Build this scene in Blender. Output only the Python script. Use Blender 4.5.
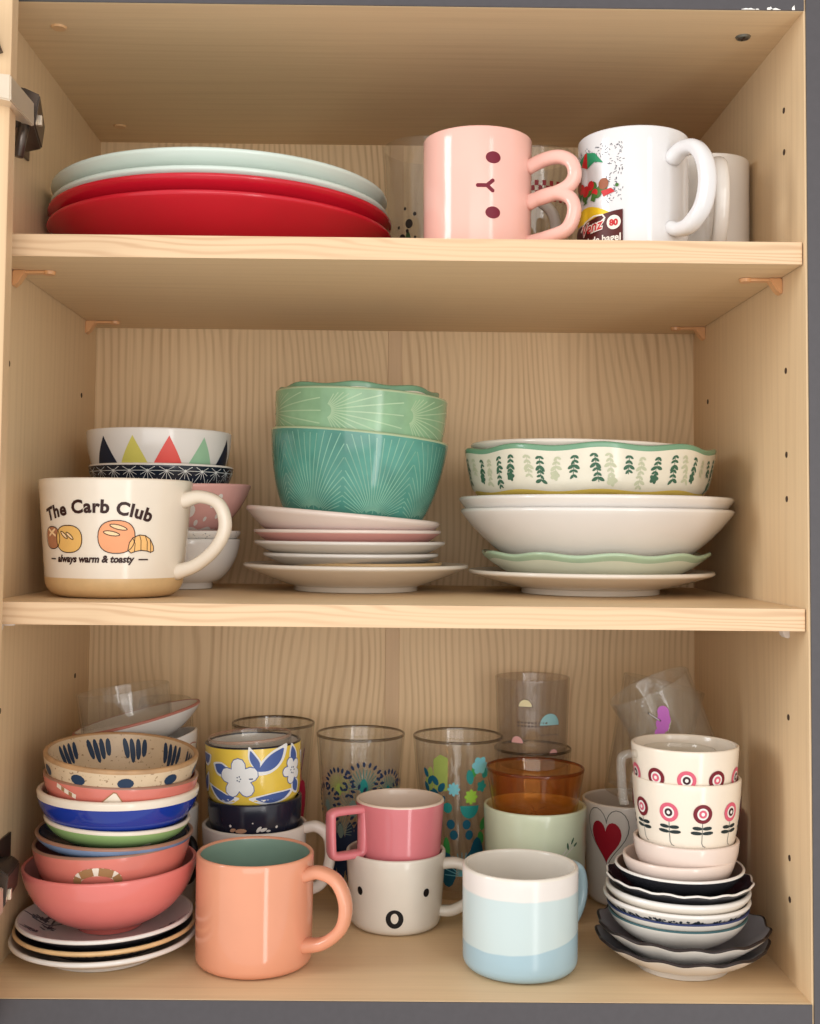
import bpy, bmesh, math, random
from mathutils import Matrix, Vector
random.seed(7)
PI = math.pi
for o in list(bpy.data.objects): bpy.data.objects.remove(o)
scene = bpy.context.scene
COL = scene.collection

# ------------------------------------------------------------------ camera
cd = bpy.data.cameras.new('camera'); cam = bpy.data.objects.new('camera', cd); COL.objects.link(cam)
FW = Vector((0.00593541, 0.99866168, 0.0513772)); RT = Vector((0.99993408, -0.00643227, 0.00951089)); UP = Vector((-0.00982864, -0.05131736, 0.99863403))
mw = Matrix.Identity(4)
for i in range(3):
    mw[i][0] = RT[i]; mw[i][1] = UP[i]; mw[i][2] = -FW[i]
mw[0][3], mw[1][3], mw[2][3] = -0.00666, -0.8097, 0.31573
cam.matrix_world = mw
cd.sensor_fit = 'VERTICAL'; cd.sensor_height = 36; cd.lens = 1182.6 * 36 / 1024
cd.shift_x = 15.909 / 1024; cd.shift_y = -43.85 / 1024
cd.clip_start = 0.01; cd.clip_end = 50
scene.camera = cam
scene.cycles.transparent_max_bounces = 32

# ------------------------------------------------------------------ light
world = bpy.data.worlds.new('room_light'); scene.world = world; world.use_nodes = True
bg = world.node_tree.nodes['Background']; bg.inputs[0].default_value = (1.0, 0.97, 0.93, 1); bg.inputs[1].default_value = 1.0

def area(name, loc, target, sx, sy, power, color):
    l = bpy.data.lights.new(name, 'AREA'); l.shape = 'RECTANGLE'; l.size = sx; l.size_y = sy; l.energy = power; l.color = color
    o = bpy.data.objects.new(name, l); COL.objects.link(o); o.location = loc
    o.rotation_euler = (Vector(target) - Vector(loc)).to_track_quat('-Z', 'Y').to_euler()
    return o
area('window_daylight', (-2.0, -0.72, 0.85), (0.1, 0.10, 0.45), 0.6, 1.3, 27, (0.90, 0.95, 1.0))
area('far_window_daylight', (1.15, -2.3, 0.15), (0.0, 0.15, 0.3), 0.34, 2.6, 17, (1.0, 0.98, 0.96))
area('added_front_fill', (0.1, -3.4, 0.55), (0.0, 0.15, 0.33), 2.6, 1.9, 38, (1.0, 0.98, 0.96))  # added broad soft fill behind the camera, evens out light deep in the cabinet
scene.view_settings.view_transform = 'Standard'; scene.view_settings.look = 'None'
scene.view_settings.gamma = 1.0; scene.view_settings.use_curve_mapping = False
scene.view_settings.exposure = -0.13

# ------------------------------------------------------------------ materials
def lin(c):
    out = []
    for v in c:
        v = v / 255.0
        out.append(v / 12.92 if v <= 0.04045 else ((v + 0.055) / 1.055) ** 2.4)
    return (*out, 1.0)
MATS = {}
def new_mat(name):
    m = bpy.data.materials.new(name); m.use_nodes = True
    nt = m.node_tree; b = nt.nodes['Principled BSDF']
    return m, nt, b
def mat(name, rgb, rough=0.22, var=0.06, scale=30, metal=0.0, spec=0.5, speck=None):
    if name in MATS: return MATS[name]
    m, nt, b = new_mat(name)
    tc = nt.nodes.new('ShaderNodeTexCoord'); n = nt.nodes.new('ShaderNodeTexNoise'); n.inputs['Scale'].default_value = scale; n.inputs['Detail'].default_value = 3
    nt.links.new(tc.outputs['Object'], n.inputs['Vector'])
    r = nt.nodes.new('ShaderNodeValToRGB'); c = lin(rgb)
    r.color_ramp.elements[0].position = 0.3; r.color_ramp.elements[1].position = 0.7
    r.color_ramp.elements[0].color = tuple(x * (1 - var) for x in c[:3]) + (1,)
    r.color_ramp.elements[1].color = tuple(min(1, x * (1 + var)) for x in c[:3]) + (1,)
    nt.links.new(n.outputs['Fac'], r.inputs['Fac'])
    out = r.outputs['Color']
    if speck:
        n2 = nt.nodes.new('ShaderNodeTexNoise'); n2.inputs['Scale'].default_value = 420; n2.inputs['Detail'].default_value = 1
        nt.links.new(tc.outputs['Object'], n2.inputs['Vector'])
        r2 = nt.nodes.new('ShaderNodeValToRGB'); r2.color_ramp.elements[0].position = 0.66; r2.color_ramp.elements[1].position = 0.72
        nt.links.new(n2.outputs['Fac'], r2.inputs['Fac'])
        mx = nt.nodes.new('ShaderNodeMix'); mx.data_type = 'RGBA'
        nt.links.new(r2.outputs['Color'], mx.inputs[0]); nt.links.new(out, mx.inputs[6]); mx.inputs[7].default_value = lin(speck)
        out = mx.outputs[2]
    nt.links.new(out, b.inputs['Base Color'])
    b.inputs['Roughness'].default_value = rough; b.inputs['Metallic'].default_value = metal
    b.inputs['Specular IOR Level'].default_value = spec
    MATS[name] = m; return m

def wood(name, light, dark, grain, across, scale=34, flame=0.0, rough=0.5, lines=0.55, bend=9.0, gfac=0.10):
    """straight pine / ash veneer: grain axis 0..2, across axis 0..2"""
    if name in MATS: return MATS[name]
    m, nt, b = new_mat(name); L = nt.links.new
    tc = nt.nodes.new('ShaderNodeTexCoord'); sp = nt.nodes.new('ShaderNodeSeparateXYZ'); L(tc.outputs['Object'], sp.inputs[0])
    cb = nt.nodes.new('ShaderNodeCombineXYZ')
    third = 3 - grain - across
    def mul(o, k, add=0.0):
        q = nt.nodes.new('ShaderNodeMath'); q.operation = 'MULTIPLY_ADD'; L(o, q.inputs[0]); q.inputs[1].default_value = k; q.inputs[2].default_value = add; return q.outputs[0]
    L(mul(sp.outputs[across], 1.0, 0.37), cb.inputs[0]); L(mul(sp.outputs[grain], gfac, 0.11), cb.inputs[1]); L(mul(sp.outputs[third], 0.9), cb.inputs[2])
    # large slow noise bends the growth rings into flames
    n0 = nt.nodes.new('ShaderNodeTexNoise'); n0.inputs['Scale'].default_value = bend; n0.inputs['Detail'].default_value = 2.5; n0.inputs['Roughness'].default_value = 0.45
    L(cb.outputs[0], n0.inputs['Vector'])
    ma = nt.nodes.new('ShaderNodeMath'); ma.operation = 'MULTIPLY_ADD'; L(n0.outputs['Fac'], ma.inputs[0]); ma.inputs[1].default_value = 0.10 + flame; L(sp.outputs[across], ma.inputs[2])
    rg = nt.nodes.new('ShaderNodeMath'); rg.operation = 'MULTIPLY'; L(ma.outputs[0], rg.inputs[0]); rg.inputs[1].default_value = scale * 2 * PI
    sn = nt.nodes.new('ShaderNodeMath'); sn.operation = 'SINE'; L(rg.outputs[0], sn.inputs[0])
    rr = nt.nodes.new('ShaderNodeValToRGB'); rr.color_ramp.elements[0].position = 0.0; rr.color_ramp.elements[1].position = 1.0
    rr.color_ramp.elements[0].color = (0, 0, 0, 1); rr.color_ramp.elements[1].color = (1, 1, 1, 1)
    e = rr.color_ramp.elements.new(0.55); e.color = (0.12, 0.12, 0.12, 1)
    h = nt.nodes.new('ShaderNodeMath'); h.operation = 'MULTIPLY_ADD'; L(sn.outputs[0], h.inputs[0]); h.inputs[1].default_value = 0.5; h.inputs[2].default_value = 0.5
    L(h.outputs[0], rr.inputs['Fac'])
    # fine fibres
    cb2 = nt.nodes.new('ShaderNodeCombineXYZ'); L(mul(sp.outputs[across], 420), cb2.inputs[0]); L(mul(sp.outputs[grain], 9), cb2.inputs[1]); L(mul(sp.outputs[third], 60), cb2.inputs[2])
    n1 = nt.nodes.new('ShaderNodeTexNoise'); n1.inputs['Scale'].default_value = 1.0; n1.inputs['Detail'].default_value = 3; L(cb2.outputs[0], n1.inputs['Vector'])
    n2 = nt.nodes.new('ShaderNodeTexNoise'); n2.inputs['Scale'].default_value = 5.0; L(cb.outputs[0], n2.inputs['Vector'])
    n3 = nt.nodes.new('ShaderNodeTexNoise'); n3.inputs['Scale'].default_value = 22.0; n3.inputs['Detail'].default_value = 2; L(cb.outputs[0], n3.inputs['Vector'])
    pr3 = nt.nodes.new('ShaderNodeMapRange'); L(n3.outputs['Fac'], pr3.inputs[0]); pr3.inputs[1].default_value = 0.3; pr3.inputs[2].default_value = 0.7; pr3.inputs[3].default_value = 0.15; pr3.inputs[4].default_value = 1.0
    fm = nt.nodes.new('ShaderNodeMath'); fm.operation = 'MULTIPLY'; L(rr.outputs['Color'], fm.inputs[0]); L(pr3.outputs[0], fm.inputs[1])
    f1 = mul(fm.outputs[0], lines * 0.85)
    f2 = nt.nodes.new('ShaderNodeMath'); f2.operation = 'MULTIPLY_ADD'; L(n1.outputs['Fac'], f2.inputs[0]); f2.inputs[1].default_value = 0.42; L(f1, f2.inputs[2])
    f3 = nt.nodes.new('ShaderNodeMath'); f3.operation = 'MULTIPLY_ADD'; L(n2.outputs['Fac'], f3.inputs[0]); f3.inputs[1].default_value = 0.3; L(f2.outputs[0], f3.inputs[2])
    f4 = nt.nodes.new('ShaderNodeMath'); f4.operation = 'SUBTRACT'; f4.use_clamp = True; L(f3.outputs[0], f4.inputs[0]); f4.inputs[1].default_value = 0.28
    mx = nt.nodes.new('ShaderNodeMix'); mx.data_type = 'RGBA'; L(f4.outputs[0], mx.inputs[0]); mx.inputs[6].default_value = lin(light); mx.inputs[7].default_value = lin(dark)
    L(mx.outputs[2], b.inputs['Base Color']); b.inputs['Roughness'].default_value = rough; b.inputs['Specular IOR Level'].default_value = 0.35
    bp = nt.nodes.new('ShaderNodeBump'); bp.inputs['Strength'].default_value = 0.06; bp.inputs['Distance'].default_value = 0.0006
    L(f2.outputs[0], bp.inputs['Height']); L(bp.outputs[0], b.inputs['Normal'])
    MATS[name] = m; return m

def glass(name, tint=(0.97, 0.97, 0.96), film=0.03, filmcol=(230, 225, 215), ior=1.45, tscale=25):
    if name in MATS: return MATS[name]
    m = bpy.data.materials.new(name); m.use_nodes = True; nt = m.node_tree; nt.nodes.clear(); L = nt.links.new
    out = nt.nodes.new('ShaderNodeOutputMaterial')
    tr = nt.nodes.new('ShaderNodeBsdfTransparent'); tr.inputs[0].default_value = (*tint, 1)
    gl = nt.nodes.new('ShaderNodeBsdfGlossy'); gl.inputs['Roughness'].default_value = 0.03
    df = nt.nodes.new('ShaderNodeBsdfDiffuse')
    tc = nt.nodes.new('ShaderNodeTexCoord'); n = nt.nodes.new('ShaderNodeTexNoise'); n.inputs['Scale'].default_value = tscale; L(tc.outputs['Object'], n.inputs['Vector'])
    r = nt.nodes.new('ShaderNodeValToRGB'); c = lin(filmcol); r.color_ramp.elements[0].color = tuple(x * .9 for x in c[:3]) + (1,); r.color_ramp.elements[1].color = c; L(n.outputs['Fac'], r.inputs['Fac']); L(r.outputs[0], df.inputs[0])
    m1 = nt.nodes.new('ShaderNodeMixShader'); m1.inputs[0].default_value = film; L(tr.outputs[0], m1.inputs[1]); L(df.outputs[0], m1.inputs[2])
    lw = nt.nodes.new('ShaderNodeLayerWeight'); lw.inputs[0].default_value = 0.5
    pw = nt.nodes.new('ShaderNodeMath'); pw.operation = 'POWER'; L(lw.outputs['Facing'], pw.inputs[0]); pw.inputs[1].default_value = 4.0
    fr = nt.nodes.new('ShaderNodeMath'); fr.operation = 'MULTIPLY_ADD'; L(pw.outputs[0], fr.inputs[0]); fr.inputs[1].default_value = 0.75; fr.inputs[2].default_value = 0.035
    m2 = nt.nodes.new('ShaderNodeMixShader'); L(fr.outputs[0], m2.inputs[0]); L(m1.outputs[0], m2.inputs[1]); L(gl.outputs[0], m2.inputs[2])
    L(m2.outputs[0], out.inputs['Surface'])
    MATS[name] = m; return m

WL, WD = (224, 194, 153), (180, 143, 105)
W_SIDE = wood('side_veneer', WL, WD, 2, 1, scale=75, lines=0.16)
W_BACK = wood('back_veneer', (226, 196, 154), (168, 129, 90), 2, 0, scale=150, flame=0.0, lines=0.60, bend=6.5, gfac=0.34)
W_FLAT = wood('board_veneer', WL, WD, 0, 1, scale=70, lines=0.16)
W_EDGE = wood('shelf_edge_veneer', (222, 190, 152), (190, 150, 113), 0, 2, scale=230, flame=-0.05, lines=0.75, bend=30)
W_DOOR = wood('door_veneer', (222, 190, 150), (184, 146, 108), 2, 0, scale=60, lines=0.3)
GREY = mat('grey_edge_band', (68, 64, 67), 0.5, 0.05, 200)
METAL = mat('hinge_steel', (224, 208, 186), 0.35, 0.05, metal=0.6)
DARKM = mat('hinge_dark_steel', (105, 95, 88), 0.35, 0.08, metal=0.8)
HOLE = mat('pin_hole_dark', (60, 40, 25), 0.8)
TANP = mat('tan_plastic', (214, 160, 110), 0.35)
CLEARP = mat('milky_plastic', (225, 212, 200), 0.3)
WHITE = mat('white_glaze', (224, 218, 211), 0.14, 0.02)
CREAM = mat('cream_glaze', (228, 215, 197), 0.16, 0.02)
GLASS = glass('clear_glass')
GLASS_RIM = glass('dark_glass_rim', tint=(0.45, 0.42, 0.38), film=0.1, filmcol=(90, 80, 70))

# ------------------------------------------------------------------ mesh helpers
def obj(name, me, mats, parent=None, loc=None, smooth=True):
    if not isinstance(mats, (list, tuple)): mats = [mats]
    for m in mats: me.materials.append(m)
    if smooth:
        for p in me.polygons: p.use_smooth = True
    o = bpy.data.objects.new(name, me); COL.objects.link(o)
    if parent: o.parent = parent
    if loc: o.location = loc
    return o
def tag(o, label=None, cat=None, group=None, kind=None):
    if label: o['label'] = label
    if cat: o['category'] = cat
    if group: o['group'] = group
    if kind: o['kind'] = kind
    return o
def rot(rx=0, ry=0, rz=0): return (math.radians(rx), math.radians(ry), math.radians(rz))
def thing(name, label, cat, loc, tilt=(0, 0, 0), group=None):
    o = bpy.data.objects.new(name, None); COL.objects.link(o); o.empty_display_size = 0.02
    o.location = loc; o.rotation_euler = rot(*tilt); return tag(o, label, cat, group)
def box_bm(bm, x0, x1, y0, y1, z0, z1, bev=0.0):
    r = bmesh.ops.create_cube(bm, size=1.0)
    vs = r['verts']
    for v in vs: v.co = Vector(((x0 + x1) / 2 + v.co.x * (x1 - x0), (y0 + y1) / 2 + v.co.y * (y1 - y0), (z0 + z1) / 2 + v.co.z * (z1 - z0)))
    if bev:
        es = {e for v in vs for e in v.link_edges}
        bmesh.ops.bevel(bm, geom=list(es), offset=bev, segments=2, affect='EDGES', profile=0.6)
def bm_me(bm, name='m'):
    me = bpy.data.meshes.new(name); bm.to_mesh(me); bm.free(); return me
def box(name, x0, x1, y0, y1, z0, z1, m, parent=None, bev=0.0):
    bm = bmesh.new(); box_bm(bm, x0, x1, y0, y1, z0, z1, bev)
    return obj(name, bm_me(bm), m, parent, smooth=False)

def interp(pts, x, ix, iy):
    if x <= pts[0][ix]: return pts[0][iy]
    for a, b in zip(pts, pts[1:]):
        if a[ix] <= x <= b[ix]:
            d = b[ix] - a[ix]
            return a[iy] if d < 1e-9 else a[iy] + (b[iy] - a[iy]) * (x - a[ix]) / d
    return pts[-1][iy]

class Prof:
    """section of a turned shell; outer/inner run from foot to rim"""
    def __init__(s, outer, t, k0=0):
        s.outer = outer; s.t = t; s.R = max(p[0] for p in outer); s.H = outer[-1][1]
        cur = outer[k0:]; inn = []
        for i, (r, z) in enumerate(cur):
            a = cur[max(0, i - 1)]; b = cur[min(len(cur) - 1, i + 1)]
            d = Vector((b[0] - a[0], b[1] - a[1]))
            if d.length < 1e-9: continue
            d.normalize(); q = (r - d.y * t, z + d.x * t)
            if q[0] > 0.0005 and (not inn or (q[1] >= inn[-1][1] - 1e-6 and q[0] >= inn[-1][0] - 0.004)): inn.append(q)
        s.inner = inn
    def r_out(s, z): return interp(s.outer, z, 1, 0)
    def r_in(s, z): return interp(s.inner, z, 1, 0)
    def z_in(s, r): return interp(s.inner, r, 0, 1)
    def z_out(s, r): return interp(s.outer, r, 0, 1)
    def full(s, bands=None, mo=0, mr=1, mi=2, rimdepth=0.0):
        """list of (r, z, mat of the segment that starts here)"""
        P = [(0.0, s.outer[0][1] + 0.0006, mo)]
        def mo_at(z):
            if bands:
                for z1, k in bands:
                    if z <= z1: return k
            return mo
        out = []
        for i, p in enumerate(s.outer):
            out.append(p)
            if bands and i + 1 < len(s.outer):
                for z1, k in bands:
                    if p[1] < z1 < s.outer[i + 1][1]: out.append((s.r_out(z1), z1))
            if rimdepth and i + 1 < len(s.outer):
                zr = s.H - rimdepth
                if p[1] < zr < s.outer[i + 1][1]: out.append((s.r_out(zr), zr))
        out.sort(key=lambda q: (q[1], q[0])) if bands else None
        for i, p in enumerate(out):
            zm = (p[1] + out[min(i + 1, len(out) - 1)][1]) / 2
            k = mo_at(zm)
            if rimdepth and zm > s.H - rimdepth: k = mr
            P.append((p[0], p[1], k))
        a = Vector(s.outer[-1]); b = Vector(s.inner[-1]); c = (a + b) / 2; rad = (a - b).length / 2
        ang0 = math.atan2(a.y - c.y, a.x - c.x)
        P[-1] = (*P[-1][:2], mr)
        for k in range(1, 6):
            th = ang0 + PI * k / 6; P.append((c.x + rad * math.cos(th), c.y + rad * math.sin(th), mr))
        for p in reversed(s.inner): P.append((p[0], p[1], mi))
        P.append((0.0, s.inner[0][1], mi))
        return P

def lathe(P, seg=72, warp=None):
    vs, fs, mi = [], [], []
    rings = []
    for (r, z, k) in P:
        if r < 1e-7:
            vs.append((0, 0, z)); rings.append([len(vs) - 1])
        else:
            ring = []
            for j in range(seg):
                a = 2 * PI * j / seg; rr, zz = (r, z) if not warp else warp(a, r, z)
                vs.append((rr * math.sin(a), -rr * math.cos(a), zz)); ring.append(len(vs) - 1)
            rings.append(ring)
    for i in range(len(rings) - 1):
        A, B, k = rings[i], rings[i + 1], P[i][2]
        if len(A) == 1 and len(B) == 1: continue
        for j in range(seg):
            n = (j + 1) % seg
            if len(A) == 1: fs.append((A[0], B[n], B[j]))
            elif len(B) == 1: fs.append((A[j], A[n], B[0]))
            else: fs.append((A[j], A[n], B[n], B[j]))
            mi.append(k)
    me = bpy.data.meshes.new('turned'); me.from_pydata(vs, [], fs); me.update()
    for p, k in zip(me.polygons, mi): p.material_index = k
    return me

def arc(cx, cz, r, a0, a1, n=6): return [(cx + r * math.cos(a0 + (a1 - a0) * i / n), cz + r * math.sin(a0 + (a1 - a0) * i / n)) for i in range(n + 1)]
def mug_prof(Rt, Rb, H, t=0.0032, f=0.006, n=10):
    pts = arc(Rb - f, f, f, -PI / 2, 0, 6)
    for i in range(1, n + 1):
        s = i / n; pts.append((Rb + (Rt - Rb) * s, f + (H - t / 2 - f) * s))
    return Prof(pts, t)
def bowl_prof(R, H, rf, hf=0.004, k=0.6, t=0.003, n=18):
    H2 = H - t / 2; pts = [(rf * 0.97, 0), (rf, 0.0006), (rf, hf)]
    for i in range(1, n + 1):
        s = i / n
        pts.append((rf + (R - rf) * ((1 - k) * s + k * math.sin(s * PI / 2)), hf + (H2 - hf) * ((1 - k) * s + k * (1 - math.cos(s * PI / 2)))))
    return Prof(pts, t, k0=2)
def plate_prof(R, H, rf, hf=0.003, t=0.0035, bow=1.6, n=16):
    H2 = H - t / 2; pts = [(rf * 0.97, 0), (rf, 0.0006), (rf, hf)]
    for i in range(1, n + 1):
        s = i / n; pts.append((rf + (R - rf) * s, hf + (H2 - hf) * s ** bow))
    return Prof(pts, t, k0=2)
def nest(low, zl, up, eps=0.0006):
    dz = zl + low.inner[0][1] - up.outer[0][1]
    top = low.H + low.t * 0.5
    for i in range(1, 161):
        r = low.R * i / 160
        if r > up.R: break
        zi = low.z_in(r) if r <= low.inner[-1][0] else top
        dz = max(dz, zl + zi - up.z_out(r))
    return dz + eps
def solve(low, zl, mk, rimz, lo=0.010, hi=0.075):
    """choose the depth of a nested dish so that its rim stands at rimz"""
    for _ in range(26):
        m = (lo + hi) / 2
        if nest(low, zl, mk(m)) + m > rimz: hi = m
        else: lo = m
    p = mk(lo); return p, nest(low, zl, p)

def tube(name, pts, w, h, mats, parent, binormal=(0, 0, 1), n=40, seg=14, closed=False, wfun=None):
    """swept oval bar through pts (Catmull-Rom); w across the plane (along binormal), h in the plane"""
    P = [Vector(p) for p in pts]; B = Vector(binormal).normalized(); S = []
    if closed:
        for i in range(n):
            u = i / n * len(P); k = int(u); f = u - k; p0, p1, p2, p3 = (P[(k + j - 1) % len(P)] for j in range(4))
            S.append(0.5 * ((2 * p1) + (p2 - p0) * f + (2 * p0 - 5 * p1 + 4 * p2 - p3) * f * f + (3 * p1 - p0 - 3 * p2 + p3) * f ** 3))
    else:
        Q = [2 * P[0] - P[1]] + P + [2 * P[-1] - P[-2]]
        for i in range(n + 1):
            u = min(i / n * (len(P) - 1), len(P) - 1 - 1e-6); k = int(u); f = u - k; p0, p1, p2, p3 = Q[k:k + 4]
            S.append(0.5 * ((2 * p1) + (p2 - p0) * f + (2 * p0 - 5 * p1 + 4 * p2 - p3) * f * f + (3 * p1 - p0 - 3 * p2 + p3) * f ** 3))
    vs, fs = [], []; N = len(S)
    for i, p in enumerate(S):
        a = S[(i - 1) % N] if closed else S[max(0, i - 1)]; b = S[(i + 1) % N] if closed else S[min(N - 1, i + 1)]
        T = (b - a).normalized(); Nn = B.cross(T).normalized()
        sc = wfun(i / (N - 1)) if wfun else 1.0
        for j in range(seg):
            t = 2 * PI * j / seg; c, s = math.cos(t), math.sin(t)
            c = math.copysign(abs(c) ** 0.8, c); s = math.copysign(abs(s) ** 0.8, s)
            vs.append(p + B * (w / 2 * c * sc) + Nn * (h / 2 * s * sc))
    for i in range(N if closed else N - 1):
        for j in range(seg):
            a, b = i * seg, ((i + 1) % N) * seg
            fs.append((a + j, a + (j + 1) % seg, b + (j + 1) % seg, b + j))
    if not closed:
        fs.append(tuple(range(seg))[::-1]); fs.append(tuple(range((N - 1) * seg, N * seg)))
    me = bpy.data.meshes.new('tube'); me.from_pydata([tuple(v) for v in vs], [], fs); me.update()
    bm = bmesh.new(); bm.from_mesh(me); bmesh.ops.recalc_face_normals(bm, faces=bm.faces); bm.to_mesh(me); bm.free()
    return obj(name, me, mats, parent)
def handle(parent, prof, phi, pts, w, h, m, name='handle', **kw):
    """pts: (distance out from the wall, height); phi degrees, 0 faces the viewer, + to the right"""
    a = math.radians(phi); d = Vector((math.sin(a), -math.cos(a), 0)); b = Vector((math.cos(a), math.sin(a), 0))
    P = [d * (prof.r_out(z) - 0.0005 + e) + Vector((0, 0, z)) for e, z in pts]
    return tube(name, P, w, h, m, parent, binormal=b, **kw)

# ------------------------------------------------------------------ flat print that follows a curved wall
def circ(cx, cy, r, n=20, ry=None): return [(cx + r * math.cos(2 * PI * i / n), cy + (ry or r) * math.sin(2 * PI * i / n)) for i in range(n)]
def petal(cx, cy, l, w, ang, n=12, tip=0.6):
    a = math.radians(ang); out = []
    for i in range(n):
        t = 2 * PI * i / n; x = (1 - math.cos(t)) / 2; y = math.sin(t) / 2
        y *= (1 - tip * (x - 0.4) ** 2)
        X, Y = x * l, y * w; out.append((cx + X * math.cos(a) - Y * math.sin(a), cy + X * math.sin(a) + Y * math.cos(a)))
    return out
def stroke(pts, w):
    """thin ribbon quads along a polyline"""
    out = []
    for (x0, y0), (x1, y1) in zip(pts, pts[1:]):
        d = math.hypot(x1 - x0, y1 - y0)
        if d < 1e-9: continue
        nx, ny = -(y1 - y0) / d * w / 2, (x1 - x0) / d * w / 2; ex, ey = (x1 - x0) / d * w * 0.3, (y1 - y0) / d * w * 0.3
        out.append([(x0 + nx - ex, y0 + ny - ey), (x0 - nx - ex, y0 - ny - ey), (x1 - nx + ex, y1 - ny + ey), (x1 + nx + ex, y1 + ny + ey)])
    return out
def outline(poly, w): return stroke(list(poly) + [poly[0]], w)
def arcline(cx, cy, r, a0, a1, n=10): return [(cx + r * math.cos(math.radians(a0 + (a1 - a0) * i / n)), cy + r * math.sin(math.radians(a0 + (a1 - a0) * i / n))) for i in range(n + 1)]
def polys_bm(polys, maxlen):
    bm = bmesh.new()
    for p in polys:
        try: bm.faces.new([bm.verts.new((x, y, 0)) for x, y in p])
        except ValueError: pass
    bmesh.ops.triangulate(bm, faces=bm.faces[:])
    return split(bm, maxlen)
def split(bm, maxlen):
    for _ in range(6):
        es = [e for e in bm.edges if e.calc_length() > maxlen]
        if not es: break
        bmesh.ops.subdivide_edges(bm, edges=es, cuts=1); bmesh.ops.triangulate(bm, faces=bm.faces[:])
    for f in bm.faces:
        if f.normal.z < 0: f.normal_flip()
    return bm
def wrap(name, bm, prof, m, parent, u0=0.0, off=0.0003, rref=None, inside=False, phi0=0.0, warp=None):
    rref = rref or prof.R
    for v in bm.verts:
        u, z = v.co.x, v.co.y
        a = math.radians(phi0) + (u + u0) / rref
        if inside:
            r = prof.r_in(z) - off; a = PI - a
        else: r = prof.r_out(z) + off
        if warp: r, z = warp(a, r, z)
        v.co = Vector((r * math.sin(a), -r * math.cos(a), z))
    return obj(name, bm_me(bm), m, parent)
def pieces(ps, make, big=0.0065, most=24):
    """large printed shapes become parts of their own, the tiny rest stays one part"""
    if not ps: return []
    size = lambda q: max(max(x for x, _ in q) - min(x for x, _ in q), max(y for _, y in q) - min(y for _, y in q))
    thin = lambda q: len(q) == 4 and min(math.dist(q[0], q[1]), math.dist(q[1], q[2])) < 0.0032
    B = [q for q in ps if size(q) >= big and not thin(q)]; S = [q for q in ps if not (size(q) >= big and not thin(q))]
    if len(B) > most: S = S + B[most:]; B = B[:most]
    out = [make([q]) for q in B]
    if S:
        o = make(S); out.append(o)
        if len(S) > 1: o['kind'] = 'stuff'
    return out
def print_on(parent, prof, layers, name='print', maxlen=0.003, **kw):
    """layers: list of (polygons, material), later ones lie above"""
    for i, (ps, m) in enumerate(layers):
        for o in pieces(ps, lambda q: wrap(name, polys_bm(q, maxlen), prof, m, parent, off=0.0002 + 0.00008 * i, **kw)): pass
def print_top(parent, prof, layers, name='print'):
    for i, (ps, m) in enumerate(layers):
        bm = polys_bm(ps, 0.005)
        for v in bm.verts: v.co.z = prof.z_in(math.hypot(v.co.x, v.co.y)) + 0.0003 + 0.00014 * i
        o = obj(name, bm_me(bm), m, parent)
        if len(ps) > 1: o['kind'] = 'stuff'
def text_bm(s, size, bold=0.0, shear=0.0, maxlen=0.002, spacing=1.0):
    c = bpy.data.curves.new('lettering', 'FONT'); c.body = s; c.size = size; c.align_x = 'CENTER'; c.offset = bold; c.shear = shear; c.space_character = spacing; c.resolution_u = 3
    o = bpy.data.objects.new('lettering_source', c); COL.objects.link(o)
    me = bpy.data.meshes.new_from_object(o); bpy.data.objects.remove(o); bpy.data.curves.remove(c)
    bm = bmesh.new(); bm.from_mesh(me); bpy.data.meshes.remove(me)
    bmesh.ops.triangulate(bm, faces=bm.faces[:]); return split(bm, maxlen)
def ink(name, rgb, rough=0.25): return mat(name, rgb, max(rough, 0.4), 0.03, 80, spec=0.25)
BLACK = ink('black_ink', (22, 20, 22)); BROWN = ink('dark_brown_ink', (52, 28, 24))

def dish(name, label, cat, prof, x, y, z, mats, tilt=(0, 0, 0), group=None, bands=None, warp=None, rimdepth=0.0, parts=False, seg=72):
    """single-mesh dish, or an empty with a body when prints/handles follow"""
    me = lathe(prof.full(bands, rimdepth=rimdepth), seg, warp)
    if parts:
        t = thing(name, label, cat, (x, y, z), tilt, group); obj('body', me, mats, t); return t
    o = obj(name, me, mats, None, (x, y, z)); o.rotation_euler = rot(*tilt); return tag(o, label, cat, group)
def scallop(n, amp_r, amp_z, R, z0=0.0, ph=0.0):
    def w(a, r, z):
        k = (r / R) ** 4; c = math.cos(n * a + ph); return r * (1 + amp_r * k * c), z + amp_z * k * c
    return w

# ================================================================== the cabinet
HW, DEP, ZC = 0.282, 0.30, 0.6807
S1T, S1B, S2T, S2B = 0.5181, 0.5025, 0.2635, 0.2483
TH = 0.017
def struct(o): o['kind'] = 'structure'; return o
floor = struct(box('floor', -HW, HW, 0.0, DEP, -TH, 0.0, W_FLAT))
box('edge_band', -HW, HW, -0.0012, -0.00005, -TH, -0.0004, GREY, floor)
ceiling = struct(box('ceiling', -HW, HW, 0.0, DEP, ZC, ZC + TH, W_FLAT))
box('edge_band', -HW, HW, -0.0012, -0.00005, ZC + 0.0003, ZC + TH, GREY, ceiling)
wl = struct(box('wall_left', -HW - TH, -HW, 0.0, DEP, -TH - 0.004, ZC + TH, W_SIDE))
box('edge_band', -HW - TH, -HW - 0.001, -0.0012, -0.00005, -TH, ZC + TH, GREY, wl)
wr = struct(box('wall_right', HW, HW + TH, 0.0, DEP, -TH - 0.004, ZC + TH, W_SIDE))
box('edge_band', HW + 0.0013, HW + TH + 0.02, -0.0016, -0.00005, -TH - 0.02, ZC + TH + 0.02, GREY, wr)
wb = struct(box('wall_back', -HW, HW, DEP, DEP + 0.004, -TH, ZC + TH, W_BACK))
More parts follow.
